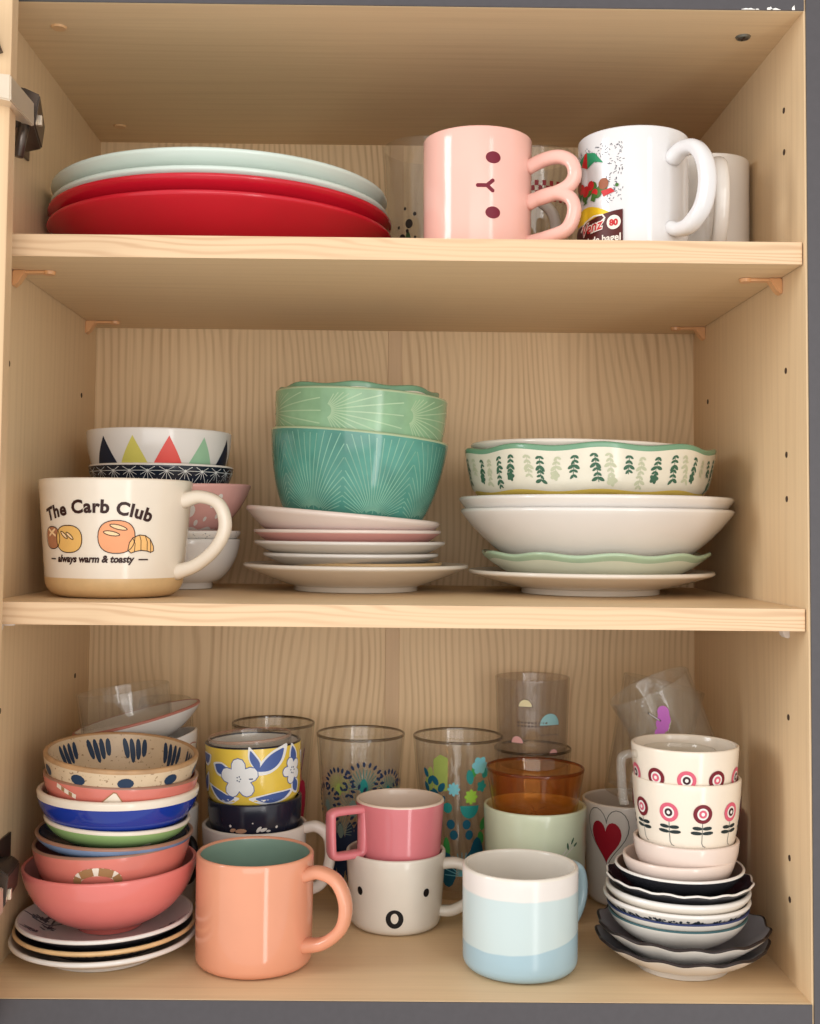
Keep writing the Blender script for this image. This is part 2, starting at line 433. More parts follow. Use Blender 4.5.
box('joining_strip', -0.0065, 0.0065, DEP - 0.0012, DEP - 0.0001, 0.0, ZC, wood('strip_veneer', (210, 178, 140), (178, 142, 106), 2, 0, scale=40, lines=0.2), wb, bev=0.0004)
kw = struct(box('wall_kitchen', -1.2, 1.2, DEP + 0.006, DEP + 0.03, -0.9, 1.2, mat('white_wall_paint', (232, 228, 222), 0.6)))

def hole(parent, x, y, z, side, m=HOLE, r=0.0022):
    bm = bmesh.new(); bmesh.ops.create_cone(bm, cap_ends=True, segments=14, radius1=r, radius2=r, depth=0.0006)
    for v in bm.verts: v.co = Vector((x + side * 0.0001 + v.co.z * 1.0, y + v.co.x, z + v.co.y))
    return obj('pin_hole', bm_me(bm), m, parent, smooth=False)
for z in (0.625, 0.594, 0.433, 0.372, 0.340, 0.184, 0.085, 0.056): hole(wr, HW, 0.0415, z, -1)
for z in (0.625, 0.433, 0.183): hole(wl, -HW, 0.0455, z, 1)
for y, z in ((0.25, 0.183), (0.25, 0.433)): hole(wl, -HW, y, z, 1)
for z in (0.433, 0.372): hole(wr, HW, 0.25, z, -1)
def cap(parent, x, y, r, m, screw=False):
    bm = bmesh.new(); bmesh.ops.create_cone(bm, cap_ends=True, segments=24, radius1=r * 0.8, radius2=r, depth=0.0016)
    bmesh.ops.translate(bm, verts=bm.verts, vec=(x, y, ZC - 0.0006))
    o = obj('screw_cap', bm_me(bm), m, parent, smooth=False)
    if screw:
        o.name = 'screw'; bm = bmesh.new(); box_bm(bm, x - r * .6, x + r * .6, y - .0006, y + .0006, ZC - 0.0018, ZC - 0.0013); box_bm(bm, x - .0006, x + .0006, y - r * .6, y + r * .6, ZC - 0.00181, ZC - 0.0013)
        obj('cross_slot', bm_me(bm), HOLE, o, smooth=False)
CAPW = mat('wood_coloured_cap', (216, 172, 124), 0.35)
cap(ceiling, 0.2528, 0.0437, 0.0058, mat('zinc_screw', (112, 110, 100), 0.4, metal=0.6), True)
cap(ceiling, -0.2502, 0.0405, 0.0062, CAPW); cap(ceiling, -0.2535, 0.2538, 0.0062, CAPW)
# chipped paint flakes on the top front edge
CHIP = mat('chipped_edge', (240, 236, 230), 0.6)
for x, w, h in ((0.243, 0.010, 0.0016), (0.258, 0.004, 0.0042), (0.262, 0.007, 0.0014), (0.2745, 0.002, 0.006), (0.249, 0.003, 0.001)):
    bm = bmesh.new(); n = 7; vs = [bm.verts.new((x + (i / (n - 1) - .5) * w, -0.0014, ZC + 0.0003)) for i in range(n)] + [bm.verts.new((x + (.5 - i / (n - 1)) * w, -0.0014, ZC + 0.0003 + h * random.uniform(.35, 1) * math.sin(PI * (i + .6) / (n + .2)))) for i in range(n)]
    f = bm.faces.new(vs); r = bmesh.ops.extrude_face_region(bm, geom=[f]); bmesh.ops.translate(bm, verts=[v for v in r['geom'] if isinstance(v, bmesh.types.BMVert)], vec=(0, -0.0003, 0))
    obj('paint_chip', bm_me(bm), CHIP, ceiling, smooth=False)

def shelf(label, zb, zt):
    o = thing('shelf_board', label, 'shelf', (0, 0.004, zb))
    b = box('board', -HW + 0.0008, HW - 0.0008, 0.0008, DEP - 0.0045, 0, zt - zb, W_FLAT, o)
    box('front_edge', -HW + 0.0008, HW - 0.0008, 0.0, 0.0007, 0.0, zt - zb, W_EDGE, o)
    return o
shelf('upper light wood shelf board carrying the red plates and mugs', S1B, S1T)
shelf('lower light wood shelf board carrying the green bowls', S2B, S2T)

def bracket(x, y, z, side, m, label, small=False):
    """shelf support: peg plate on the wall, gusset and a flat tongue with a round pad under the shelf"""
    t = thing('shelf_support', label, 'shelf support', (x, y, z - 0.0002), group='plastic shelf supports')
    s = side; bm = bmesh.new(); Lg = 0.010 if small else 0.026
    # gusset
    pts = [(0, 0), (0.010, 0), (0.0035, -0.010), (0, -0.012)] if not small else [(0, 0), (0.006, 0), (0.004, -0.007), (0, -0.008)]
    wd = 0.005
    A = [bm.verts.new((s * px, -wd, pz)) for px, pz in pts]; B = [bm.verts.new((s * px, wd, pz)) for px, pz in pts]
    bm.faces.new(A); bm.faces.new(B[::-1])
    for i in range(4): bm.faces.new((A[i], B[i], B[(i + 1) % 4], A[(i + 1) % 4]))
    bmesh.ops.recalc_face_normals(bm, faces=bm.faces); bmesh.ops.bevel(bm, geom=bm.edges[:], offset=0.0008, segments=2, affect='EDGES')
    obj('gusset', bm_me(bm), m, t, smooth=False)
    bm = bmesh.new(); box_bm(bm, min(0, s * Lg), max(0, s * Lg), -0.0032, 0.0032, -0.0022, 0, 0.0006)
    r = bmesh.ops.create_cone(bm, cap_ends=True, segments=18, radius1=0.0042, radius2=0.0048, depth=0.0026); bmesh.ops.translate(bm, verts=r['verts'], vec=(s * Lg, 0, -0.0014))
    obj('tongue', bm_me(bm), m, t, smooth=False)
bracket(-HW, 0.052, S1B, 1, TANP, 'tan plastic shelf support on left wall near the door hinge')
bracket(-HW, 0.262, S1B, 1, TANP, 'tan plastic shelf support on left wall at the back corner')
bracket(HW, 0.052, S1B, -1, TANP, 'tan plastic shelf support on right wall near the cabinet front')
bracket(HW, 0.262, S1B, -1, TANP, 'tan plastic shelf support on right wall at the back corner')
bracket(-HW, 0.030, S2B, 1, CLEARP, 'milky plastic shelf support under the lower shelf on left wall', True)
bracket(HW, 0.042, S2B, -1, CLEARP, 'milky plastic shelf support under the lower shelf on right wall', True)

# open door at the left, swung almost flat against the neighbouring front
door = thing('door_1', 'open cabinet door with light wood inner face at left edge', 'door', (-0.2615, -0.030, 0), (0, 0, 0)); del door['category']; door['kind'] = 'structure'
door.rotation_euler = rot(0, 0, 5)
box('door_panel', -0.29, 0.0, 0.0, 0.018, -TH, ZC + TH, W_DOOR, door, bev=0.0008)

def hinge(z, label):
    t = thing('door_hinge', label, 'hinge', (-HW, 0.0, z), group='steel door hinges'); t.scale = (0.86 if z > 0.3 else 0.62, 1, 0.9)
    bm = bmesh.new(); box_bm(bm, 0.0002, 0.0026, 0.020, 0.075, -0.022, 0.022, 0.0008); obj('mounting_plate', bm_me(bm), DARKM, t, smooth=False)
    # sloping arm body
    bm = bmesh.new()
    prof = [(0.004, -0.020), (0.030, -0.016), (0.034, 0.008), (0.020, 0.014), (0.004, 0.014)]
    A = [bm.verts.new((x, 0.008, zz)) for x, zz in prof]; B = [bm.verts.new((x * 0.55 + 0.002, 0.060, zz * 0.8 - 0.004)) for x, zz in prof]
    bm.faces.new(A); bm.faces.new(B[::-1])
    for i in range(5): bm.faces.new((A[i], B[i], B[(i + 1) % 5], A[(i + 1) % 5]))
    bmesh.ops.recalc_face_normals(bm, faces=bm.faces); bmesh.ops.bevel(bm, geom=bm.edges[:], offset=0.0012, segments=2, affect='EDGES')
    obj('arm', bm_me(bm), DARKM, t, smooth=False)
    bm = bmesh.new()
    for k in range(4): box_bm(bm, 0.020 + k * 0.003, 0.0235 + k * 0.003, 0.0045 + k * 0.004, 0.008 + k * 0.004, -0.016 + k * .001, -0.002 - k * 0.001, 0.0005)
    obj('link_plate', bm_me(bm), METAL, t, smooth=False)
    # bright cover that crosses to the door
    bm = bmesh.new(); pr = [(-0.03, 0.0065), (0.030, 0.0005), (0.0305, -0.019), (-0.03, -0.008)]
    A = [bm.verts.new((x, -0.046, zz)) for x, zz in pr]; B = [bm.verts.new((x, -0.032 if x < 0 else 0.006, zz)) for x, zz in pr]
    bm.faces.new(A); bm.faces.new(B[::-1])
    for i in range(4): bm.faces.new((A[i], B[i], B[(i + 1) % 4], A[(i + 1) % 4]))
    bmesh.ops.recalc_face_normals(bm, faces=bm.faces); bmesh.ops.bevel(bm, geom=bm.edges[:], offset=0.001, segments=2, affect='EDGES')
    obj('link_cover', bm_me(bm), METAL, t, smooth=False)
    tube('upper_link', [(-0.03, -0.040, 0.062), (-0.008, -0.040, 0.055), (0.006, -0.038, 0.042), (0.014, -0.034, 0.022)], 0.012, 0.009, DARKM, t, binormal=(0, 1, 0), n=16)
    bm = bmesh.new(); bmesh.ops.create_cone(bm, cap_ends=True, segments=16, radius1=0.0042, radius2=0.0042, depth=0.030)
    bmesh.ops.rotate(bm, verts=bm.verts, matrix=Matrix.Rotation(PI / 2 * 0.12, 3, 'Y')); bmesh.ops.translate(bm, verts=bm.verts, vec=(0.019, 0.010, -0.026)); obj('spring_pin', bm_me(bm), DARKM, t)
hinge(0.611, 'upper steel door hinge on the left wall beside the red plates')
hinge(0.071, 'lower steel door hinge on the left wall beside the bowl stack')


# ================================================================== top shelf
Z1 = S1T + 0.0003
RED = mat('red_glaze', (196, 26, 44), 0.16, 0.03); MINT = mat('pale_mint_glaze', (208, 220, 210), 0.2, 0.02)
prev = None
for i, (R, rim, m, lab, x) in enumerate([
        (0.1385, 0.5520, RED, 'lowest red dinner plate lying on the upper shelf', -0.1436),
        (0.1380, 0.5645, RED, 'second red dinner plate under the pale mint plates', -0.1436),
        (0.1355, 0.5705, MINT, 'pale mint dinner plate lying directly on the red plates', -0.1438),
        (0.1350, 0.5840, MINT, 'pale mint dinner plate on top of the plate stack', -0.1444)]):
    mk = lambda H, R=R: plate_prof(R, H, 0.085, 0.003, 0.0042, bow=1.25)
    if prev is None: p = mk(rim - Z1); z = Z1
    else: p, z = solve(prev[0], prev[1], mk, rim, 0.018, 0.05)
    dish('dinner_plate', lab, 'plate', p, x, 0.152, z, [m, m, m], group='dinner plates on the upper shelf', seg=96)
    prev = (p, z)

def tumbler(name, label, x, y, z, Rt, Rb, H, t=0.0018, glassm=GLASS, rim=None, tilt=(0, 0, 0), base=0.008, group=None, flip=False):
    o = thing(name, label, 'glass', (x, y, z), tilt, group)
    p = mug_prof(Rt, Rb, H, t, 0.004, 8)
    P = p.full(rimdepth=0.0014)
    # thick glass base
    P = [(r, (zz if not (k == 2 and zz < base) else base), k) for r, zz, k in P]
    if flip: P = [(r, H - zz, k) for r, zz, k in P][::-1]; P = [(P[i][0], P[i][1], P[min(i + 1, len(P) - 1)][2]) for i in range(len(P))]
    obj('body', lathe(P, 72), [glassm, rim or glassm, glassm], o)
    return o, p
PG = [ink('holly_green_ink', (70, 96, 62)), ink('berry_red_ink', (150, 40, 44)), ink('pale_grey_ink', (206, 200, 190)), ink('dark_figure_ink', (62, 54, 50))]
t, p = tumbler('drinking_glass', 'clear drinking glass with small dark printed figures left of the pink mug', 0.029, 0.214, Z1, 0.042, 0.035, 0.130)
fig = []
for u, z, s in ((-0.030, 0.004, 1.0), (-0.022, 0.004, 1.3), (-0.012, 0.004, .8), (0.0, .004, .7)):
    fig.append((u, z, s))
g = [petal(u, z, 0.036 * s, 0.011, 92, tip=.9) for u, z, s in fig]; rr = [petal(u + .004, z, 0.026 * s, 0.006, 85) for u, z, s in fig]
hd = [circ(u, z + 0.040 * s, 0.004, 12) for u, z, s in fig] + [circ(u + .006, z + 0.046 * s, 0.0018, 8) for u, z, s in fig] + [circ(u - .004, z + 0.05 * s, 0.0015, 8) for u, z, s in fig]
print_on(t, p, [(g, PG[0]), (rr, PG[1]), (hd, PG[3]), ([circ(0.012, 0.02, 0.002, 8), circ(0.016, 0.03, 0.0026, 8), circ(0.02, 0.012, .004, 10)], PG[0])])
t, p = tumbler('drinking_glass', 'clear drinking glass with red checked band behind the bunny mug ears', 0.1215, 0.245, Z1, 0.040, 0.034, 0.134)
ck = [[(u * .007 - .03 + (k % 2) * .0035, .098 - k * .0045), (u * .007 - .03 + (k % 2) * .0035 + .0035, .098 - k * .0045), (u * .007 - .03 + (k % 2) * .0035 + .0035, .1025 - k * .0045), (u * .007 - .03 + (k % 2) * .0035, .1025 - k * .0045)] for u in range(9) for k in range(4)]
print_on(t, p, [(ck, PG[1])])
# white mug behind the bunny mug: its handle shows through the ear loops
t = thing('coffee_mug', 'small white mug half hidden behind the pink bunny mug', 'mug', (0.0730, 0.158, Z1), (0, 0, 0), 'white mugs on the upper shelf'); p = mug_prof(0.0300, 0.0300, 0.076)
obj('body', lathe(p.full()), [WHITE] * 3, t)
handle(t, p, 70, [(0, .064), (.014, .066), (.027, .054), (.029, .036), (.022, .018), (.0, .012)], 0.010, 0.009, WHITE)

# pink bunny mug
PINKB = mat('peach_pink_glaze', (234, 182, 168), 0.12, 0.02); MAROON = ink('maroon_ink', (112, 22, 42))
t = thing('bunny_mug', 'pink mug with sideways rabbit face and ear shaped double handle', 'mug', (0.0590, 0.066, Z1)); p = mug_prof(0.0407, 0.0400, 0.0880, f=0.005)
obj('body', lathe(p.full()), [PINKB] * 3, t)
ear = []
for (za, zb) in ((0.0645, 0.0415), (0.0375, 0.0105)):
    m_ = (za + zb) / 2 + 0.001
    ear.append([(-.001, za), (.009, za + .005), (.019, za + .006), (.0265, za + .001), (.0285, za - .009), (.024, zb + .006), (.012, zb + .001), (-.001, zb - .002)])
for e in ear: handle(t, p, 68, [(x * 1.2, z) for x, z in e], 0.0115, 0.0102, PINKB, name='ear_handle')
uf = 0.008
eyes = [circ(uf + .0005, 0.0645, 0.0056, 22, 0.0044), circ(uf + .0005, 0.0245, 0.0056, 22, 0.0044)]
nz = .0440
nose = stroke([(uf - .0105, nz), (uf - .004, nz), (uf, nz + .0035)], .0028) + stroke([(uf - .004, nz), (uf, nz - .0035)], .0028) + [circ(uf + .0002, nz + .0037, .0014, 10), circ(uf + .0002, nz - .0037, .0014, 10), circ(uf - .0107, nz, .0014, 10)]
print_on(t, p, [(eyes + nose, MAROON)], name='face_print')

# white anniversary mug with printed picture
MUGW = mat('mug_white_glaze', (221, 218, 217), 0.1, 0.01)
t = thing('printed_mug', 'white mug with chocolate sprinkles picture print beside the bunny mug', 'mug', (0.1760, 0.066, Z1), (0, 0, -11.5)); p = mug_prof(0.0408, 0.0405, 0.0895, f=0.004)
obj('body', lathe(p.full()), [MUGW] * 3, t)
handle(t, p, 44, [(-.001, .066), (.010, .0715), (.022, .0695), (.0305, .058), (.033, .042), (.029, .026), (.018, .0155), (.008, .0135), (-.001, .0165)], 0.0140, 0.0105, MUGW)
I = {k: ink('mugprint_' + k, c) for k, c in dict(choc=(84, 32, 28), yellow=(240, 200, 40), green=(44, 140, 96), leaf=(70, 110, 50), red=(196, 40, 42), brown=(150, 84, 50), paper=(236, 226, 214), grey=(96, 96, 104), skin=(214, 150, 110)).items()}
uR = -0.0072; uL = -0.064
rnd = random.Random(5)
specks = [s for _ in range(380) for x, y, a in [(rnd.uniform(uL, uR), rnd.uniform(0.034, 0.0785), rnd.uniform(0, PI))] if y > 0.066 or x > -0.020 for s in stroke([(x, y), (x + .0013 * math.cos(a), y + .0013 * math.sin(a))], .00045)]
hill = [(uL, 0.022)] + [(uL + (uR - .004 - uL) * i / 10, 0.0225 + 0.011 * math.sin(PI * (i / 10) ** .9)) for i in range(11)] + [(uR - .004, 0.022)]
chocp = [(uL, 0.0035), (uR, 0.0035), (uR, 0.0285), (uR - .006, .0280), (uR - .018, .0262), (uR - .03, .0235), (uL, .020)]
par = [(-.058, .058), (-.050, .066), (-.040, .0695), (-.030, .067), (-.022, .058), (-.030, .0605), (-.038, .057), (-.046, .0605)]
parR = [[(-.046, .0605), (-.0415, .0690), (-.0385, .0690), (-.038, .057)], [(-.058, .058), (-.0525, .064), (-.049, .062)]]
fol = [circ(-.050 + i * .0045, .043 + .003 * math.sin(i * 2.1), .0042, 9) for i in range(7)]
redp = [circ(-.046, .047, .0040, 10), circ(-.040, .044, .0042, 10), circ(-.034, .047, .0036, 10), circ(-.030, .041, .003, 10), [(-.022, .0365), (-.013, .039), (-.016, .042), (-.024, .041)]]
brn = [circ(-.022, .046, .0042, 14), circ(-.051, .050, .0045, 12), [(-.047, .05), (-.0462, .05), (-.0455, .062), (-.0463, .062)]]
drk = [circ(-.0115, .0435, .0014, 9), [(-.034, .036), (-.030, .034), (-.028, .039), (-.032, .041)], [(-.043, .034), (-.038, .035), (-.039, .039)]]
def up(ps, d): return [[(x, y + d) for x, y in q_] for q_ in ps]
par = up([par], .0065)[0]; parR = up(parR, .0065); fol, redp, brn, drk = (up(q_, .0030) for q_ in (fol, redp, brn, drk)); hill = up([hill], .0015)[0]
print_on(t, p, [(specks, I['grey']), ([hill], I['yellow']), ([par], I['green']), (parR, I['red']), (fol, I['leaf']), (redp, I['red']), (brn, I['brown']), (drk, I['leaf']), ([chocp], I['choc'])], name='picture_print', rref=0.0408)
badge = circ(-.0138, .0195, .0052, 24)
wrap('badge', polys_bm([badge], .003), p, I['paper'], t, off=.0012, rref=.0408)
def lettering(parent, prof, s, size, u, z, m, bold=0.0, shear=0.0, off=.0004, arch=None, spacing=1.0, rref=None, rise=0.0):
    bm = text_bm(s, size, bold, shear, spacing=spacing)
    for v in bm.verts:
        x, y = v.co.x, v.co.y
        if arch: a = x / arch; x, y = (arch + y) * math.sin(a), (arch + y) * math.cos(a) - arch
        v.co.x, v.co.y = x + u, y + z + rise * x
    return wrap('lettering', bm, prof, m, parent, off=off, rref=rref)
lettering(t, p, '80', .0062, -.0138, .0172, I['red'], bold=.0003, off=.0014, rref=.0408)
lettering(t, p, 'Venz', .0108, -.0340, .0150, I['paper'], bold=.0009, shear=.25, off=.0012, rref=.0408, rise=.12)
lettering(t, p, 'Venz', .0108, -.0340, .0150, I['red'], bold=.0002, shear=.25, off=.0013, rref=.0408, rise=.12)
wrap('lettering', polys_bm(stroke([(-.046, .018), (-.040, .0235), (-.030, .0265), (-.0225, .0262), (-.0205, .0235), (-.0235, .0215)], .0011), .003), p, I['paper'], t, off=.0012, rref=.0408)
lettering(t, p, 'chocolade hagel', .0072, -.0315, .0062, I['paper'], bold=.0002, off=.0012, rref=.0408)

# plain white mug against the right wall
t = thing('coffee_mug', 'plain white mug against the right wall with its handle towards the front', 'mug', (0.2470, 0.126, Z1), (0, 0, 0), 'white mugs on the upper shelf'); p = mug_prof(0.0340, 0.0335, 0.0915)
obj('body', lathe(p.full()), [WHITE] * 3, t)
handle(t, p, -4, [(-.001, .078), (.012, .080), (.024, .072), (.029, .054), (.025, .034), (.014, .018), (-.001, .010)], 0.0115, 0.009, WHITE)

# ================================================================== middle shelf
Z2 = S2T + 0.0003
# cream mug with bread print
TAN = mat('tan_clay_glaze', (206, 172, 124), 0.35, 0.04, 120)
t = thing('bread_mug', 'large cream mug with tan base and bread loaf print', 'mug', (-0.2115, 0.0880, Z2), (0, 0, 14.5)); p = mug_prof(0.0570, 0.0510, 0.0865, t=0.0036, f=0.013, n=12)
obj('body', lathe(p.full(bands=[(0.0145, 3), (1, 0)]), 96), [CREAM, CREAM, BLACK, TAN], t)
handle(t, p, 63, [(-.002, .0715), (.012, .0745), (.027, .069), (.0335, .053), (.028, .037), (.014, .024), (-.002, .018)], 0.0125, 0.0092, CREAM, wfun=lambda s: 1 + 0.35 * abs(2 * s - 1) ** 4)
RR = 0.0560; U0 = -0.0182
lettering(t, p, 'The Carb Club', .0130, U0, .0618, BROWN, bold=.00048, arch=.135, rref=RR, spacing=1.08)
lettering(t, p, 'always warm & toasty', .0070, U0 - .001, .0262, BROWN, bold=.0003, shear=.2, rref=RR)
bread = dict(a=(176, 118, 84), b=(226, 178, 102), c=(232, 160, 114), d=(236, 184, 116), e=(242, 206, 158))
BI = {k: ink('bread_ink_' + k, c, .4) for k, c in bread.items()}
def loaf(cx, cz, w, h, n=26):
    return [(cx + w / 2 * math.copysign(abs(math.cos(2 * PI * i / n)) ** .8, math.cos(2 * PI * i / n)), cz + h / 2 * math.copysign(abs(math.sin(2 * PI * i / n)) ** .85, math.sin(2 * PI * i / n))) for i in range(n)]
la = loaf(-.0555, .0430, .0170, .0160); lb = loaf(-.0385, .0422, .0235, .0195); lc = loaf(-.0010, .0440, .0270, .0235)
cro = [(.0075, .0345), (.0085, .040), (.0110, .0435), (.0160, .0455), (.0205, .0450), (.0245, .0425), (.0275, .0375), (.0280, .0340), (.0255, .0330), (.0225, .0340), (.0175, .0345), (.0125, .0335), (.0100, .0325)]
slash = [petal(-.0455 + i * .0052, .0475 - i * .0006, .0080, .0023, -38, tip=.3) for i in range(2)]
slash2 = [petal(-.0105, .0475, .012, .0032, -10), petal(-.0060, .0525, .013, .0032, -14)]
cross_ = stroke([(-.060, .0490), (-.052, .0445)], .0016) + stroke([(-.0525, .0490), (-.0595, .0445)], .0016)
ol = []
la, lb, lc, cro, *_r = [[(x, y + .0004) for x, y in s] for s in (la, lb, lc, cro)]; slash = [[(x, y + .0004) for x, y in s] for s in slash]; slash2 = [[(x, y + .0004) for x, y in s] for s in slash2]; cross_ = [[(x, y + .0004) for x, y in s] for s in cross_]
for s in (la, lb, lc, cro, *slash2, *slash): ol += outline(s, .0006)
ol += stroke([(.0110, .0435), (.0128, .0395), (.0125, .0335)], .0005) + stroke([(.0160, .0455), (.0172, .042), (.0175, .0345)], .0005) + stroke([(.0205, .0450), (.0222, .041), (.0225, .0340)], .0005) + stroke([(.0245, .0425), (.0252, .039), (.0255, .0330)], .0005)
ol += stroke([(U0 - .040, .0282), (U0 - .0345, .0282)], .0010) + stroke([(U0 + .0345, .0282), (U0 + .0415, .0282)], .0010)
print_on(t, p, [([la], BI['a']), ([lb], BI['b']), ([lc], BI['c']), ([cro], BI['d']), (cross_ + slash + slash2, BI['e']), (ol, BROWN)], name='bread_print', rref=RR)

# bowls behind the cream mug
xs, ys = -0.1810, 0.205
NAVY = mat('black_navy_glaze', (30, 36, 48), 0.2, 0.05); PINKG = mat('dusty_pink_glaze', (212, 160, 152), 0.25, 0.05)
p1 = bowl_prof(0.0488, 0.3060 - Z2, 0.026, 0.005, .8, .003)
dish('rice_bowl', 'white bowl at the bottom of the stack behind the cream mug', 'bowl', p1, xs, ys, Z2, [WHITE] * 3, group='bowls behind the cream mug')
p2, z2 = solve(p1, Z2, lambda H: bowl_prof(0.0492, H, 0.026, .004, .8, .003), 0.3125)
dish('rice_bowl', 'white bowl nested under the pink spotted bowl', 'bowl', p2, xs, ys, z2, [mat('speckled_white_glaze', (228, 222, 214), .25, .03, speck=(150, 150, 150))] * 3, group='bowls behind the cream mug')
p3, z3 = solve(p2, z2, lambda H: bowl_prof(0.0585, H, 0.024, .005, .45, .003), 0.3505)
t = dish('spotted_bowl', 'dusty pink bowl with white spots behind the cream mug handle', 'bowl', p3, xs, ys, z3, [PINKG, PINKG, WHITE], tilt=(0, -1.5, 11), group='bowls behind the cream mug', parts=True)
H3 = p3.H
sp_w = [circ(u, H3 - d, r, 14) for u, d, r in ((-.01, .012, .003), (.006, .020, .0055), (.020, .010, .0015), (.028, .016, .002), (.034, .009, .0025), (.015, .030, .0025), (-.004, .026, .003), (.040, .024, .003), (.025, .027, .002))]
sp_w += [[(-.05 + i * .004, H3 - .036), (-.046 + i * .004, H3 - .036), (-.046 + i * .004, H3 - .0345 + .0012 * math.sin(i)), (-.05 + i * .004, H3 - .0345 + .0012 * math.sin(i - 1))] for i in range(26)]
sp_r = stroke([(.0, H3 - .007), (.003, H3 - .008)], .002) + stroke([(.019, H3 - .013), (.021, H3 - .009)], .0013) + stroke([(-.008, H3 - .030), (-.003, H3 - .026)], .0014) + stroke([(-.02, H3 - .0340), (.004, H3 - .0325)], .0012)
print_on(t, p3, [(sp_w, WHITE), (sp_r, ink('spot_red', (176, 50, 48)))], name='spots_print')
p4, z4 = solve(p3, z3, lambda H: bowl_prof(0.0610, H, 0.026, .005, .8, .003), 0.3672)
t = dish('star_pattern_bowl', 'black bowl with fine white star line pattern under the triangle bowl', 'bowl', p4, xs - .0190, ys, z4, [NAVY, WHITE, NAVY], group='bowls behind the cream mug', parts=True)
STAR = ink('white_line_ink', (214, 214, 210)); ln = []
H4 = p4.H; cell = .0155
for i in range(-7, 8):
    for k in range(2):
        cx = (i + .5 * (k % 2)) * cell; cz = H4 - .0045 - k * .0125
        for a in range(0, 360, 30):
            L_ = .0078 if a % 60 == 0 else .0068
            x2, y2 = cx + L_ * math.cos(math.radians(a)), cz + L_ * .95 * math.sin(math.radians(a))
            if y2 < H4 - .001 and y2 > 0.008: ln += stroke([(cx, cz), (x2, y2)], .00045)
        if cz > .008: ln.append(circ(cx, cz, .0011, 8))
print_on(t, p4, [(ln, STAR)], name='star_line_print')
p5, z5 = solve(p4, z4, lambda H: bowl_prof(0.0612, H, 0.030, .005, .93, .003), 0.3962)
t = dish('triangle_bowl', 'white bowl with coloured triangles on top of the stack', 'bowl', p5, xs - .0212, ys, z5, [WHITE] * 3, tilt=(0, 0, 11), group='bowls behind the cream mug', parts=True)
H5 = p5.H; zt, zb = H5 - .0050, H5 - .0285
tri_c = {'navy': (34, 40, 56), 'olive': (206, 196, 98), 'coral': (226, 92, 84), 'green': (150, 188, 154)}
TI = {k: ink('triangle_' + k, c) for k, c in tri_c.items()}
for k, phis in (('navy', (-48, 66, 150)), ('olive', (-21, 95)), ('coral', (7, 122)), ('green', (36, 180))):
    ps = []
    for ph in phis:
        u = math.radians(ph) * p5.R; ps.append([(u - .0130, zb), (u + .0130, zb), (u, zt)])
    print_on(t, p5, [(ps, TI[k])], name='triangle_print')

# centre stack ------------------------------------------------------
xc, yc = -0.0330, 0.193
PLW = mat('warm_white_plate_glaze', (222, 212, 198), 0.18, 0.02); PKW = mat('blush_plate_glaze', (228, 212, 202), 0.2, 0.02); PKP = mat('rose_plate_glaze', (216, 160, 152), 0.25, 0.03)
GRYP = mat('grey_edge_plate_glaze', (186, 180, 168), 0.25, 0.03)
q = plate_prof(0.0935, 0.2850 - Z2, 0.052, 0.004, 0.0035, bow=1.15)
dish('side_plate', 'wide white plate at the bottom of the stack under the green bowls', 'plate', q, xc + .001, yc, Z2, [PLW] * 3, group='plates under the green bowls', seg=96)
prev = (q, Z2)
for R, rim, rf, ms, lab, dx, bow in [
        (0.0650, 0.2868, 0.040, [GRYP, TAN, GRYP], 'small grey plate with thin tan rim just above the wide plate', .008, 1.4),
        (0.0730, 0.2942, 0.044, [PLW, WHITE, PLW], 'third plate from the bottom, white, under the green bowls', -.0035, 1.4),
        (0.0797, 0.3042, 0.046, [PLW, WHITE, PLW], 'broader white plate just below the rose pink plate', -.0045, 1.4),
        (0.0784, 0.3136, 0.046, [PKP, PKW, PKP], 'thin rose pink plate under the thick blush plate', -.0065, 1.4)]:
    mk = lambda H, R=R, rf=rf, bow=bow: plate_prof(R, H, rf, .0025, .0030, bow=bow)
    p, z = solve(prev[0], prev[1], mk, rim, .008, .03)
    dish('side_plate', lab, 'plate', p, xc + dx, yc, z, ms, group='plates under the green bowls', seg=96); prev = (p, z)
p = plate_prof(0.0812, 0.0200, 0.064, .003, .0048, bow=1.25); z = nest(prev[0], prev[1], p) + 0.001
dish('side_plate', 'thick blush white plate tilted to the right directly under the teal bowl', 'plate', p, xc - .0120, yc, z, [PKW] * 3, tilt=(0, 4.6, 0), group='plates under the green bowls', seg=96)
TEAL = mat('teal_crackle_glaze', (86, 150, 136), 0.12, 0.2, 35); TEALR = mat('pale_teal_rim_glaze', (176, 196, 160), 0.2, 0.05); RIDGE = mat('pale_teal_ridge_glaze', (134, 184, 162), 0.14, 0.2, 60)
GRN = mat('sage_green_glaze', (138, 178, 140), 0.14, 0.14, 45); GRR = mat('pale_sage_ridge_glaze', (168, 198, 160), 0.16, 0.08, 60)
zb_ = z + p.z_in(0.05) + 0.0065
def fans(H, zlo, zhi, apexes, n, w):
    out = []
    for (u, za, a0, a1, umin, umax) in apexes:
        for i in range(n):
            a = math.radians(a0 + (a1 - a0) * i / (n - 1)); dx, dy = math.cos(a), math.sin(a); pts = []
            for s in [0.006 + k * 0.003 for k in range(34)]:
                X, Y = u + dx * s, za + dy * s
                if zlo <= Y <= zhi and umin <= X <= umax: pts.append((X, Y))
            if len(pts) > 2: out += stroke([pts[0], pts[len(pts) // 2], pts[-1]], w)
    return out
HT = 0.0730
pt = bowl_prof(0.0752, HT, 0.0560, .003, .55, .0038)
t = dish('ribbed_bowl', 'teal glazed bowl with raised fan lines on the thick blush plate', 'bowl', pt, xc - .0030, yc, zb_, [TEAL, TEALR, TEAL], tilt=(0, 4.8, 0), group='green fan pattern bowls', parts=True, seg=96)
ap = []
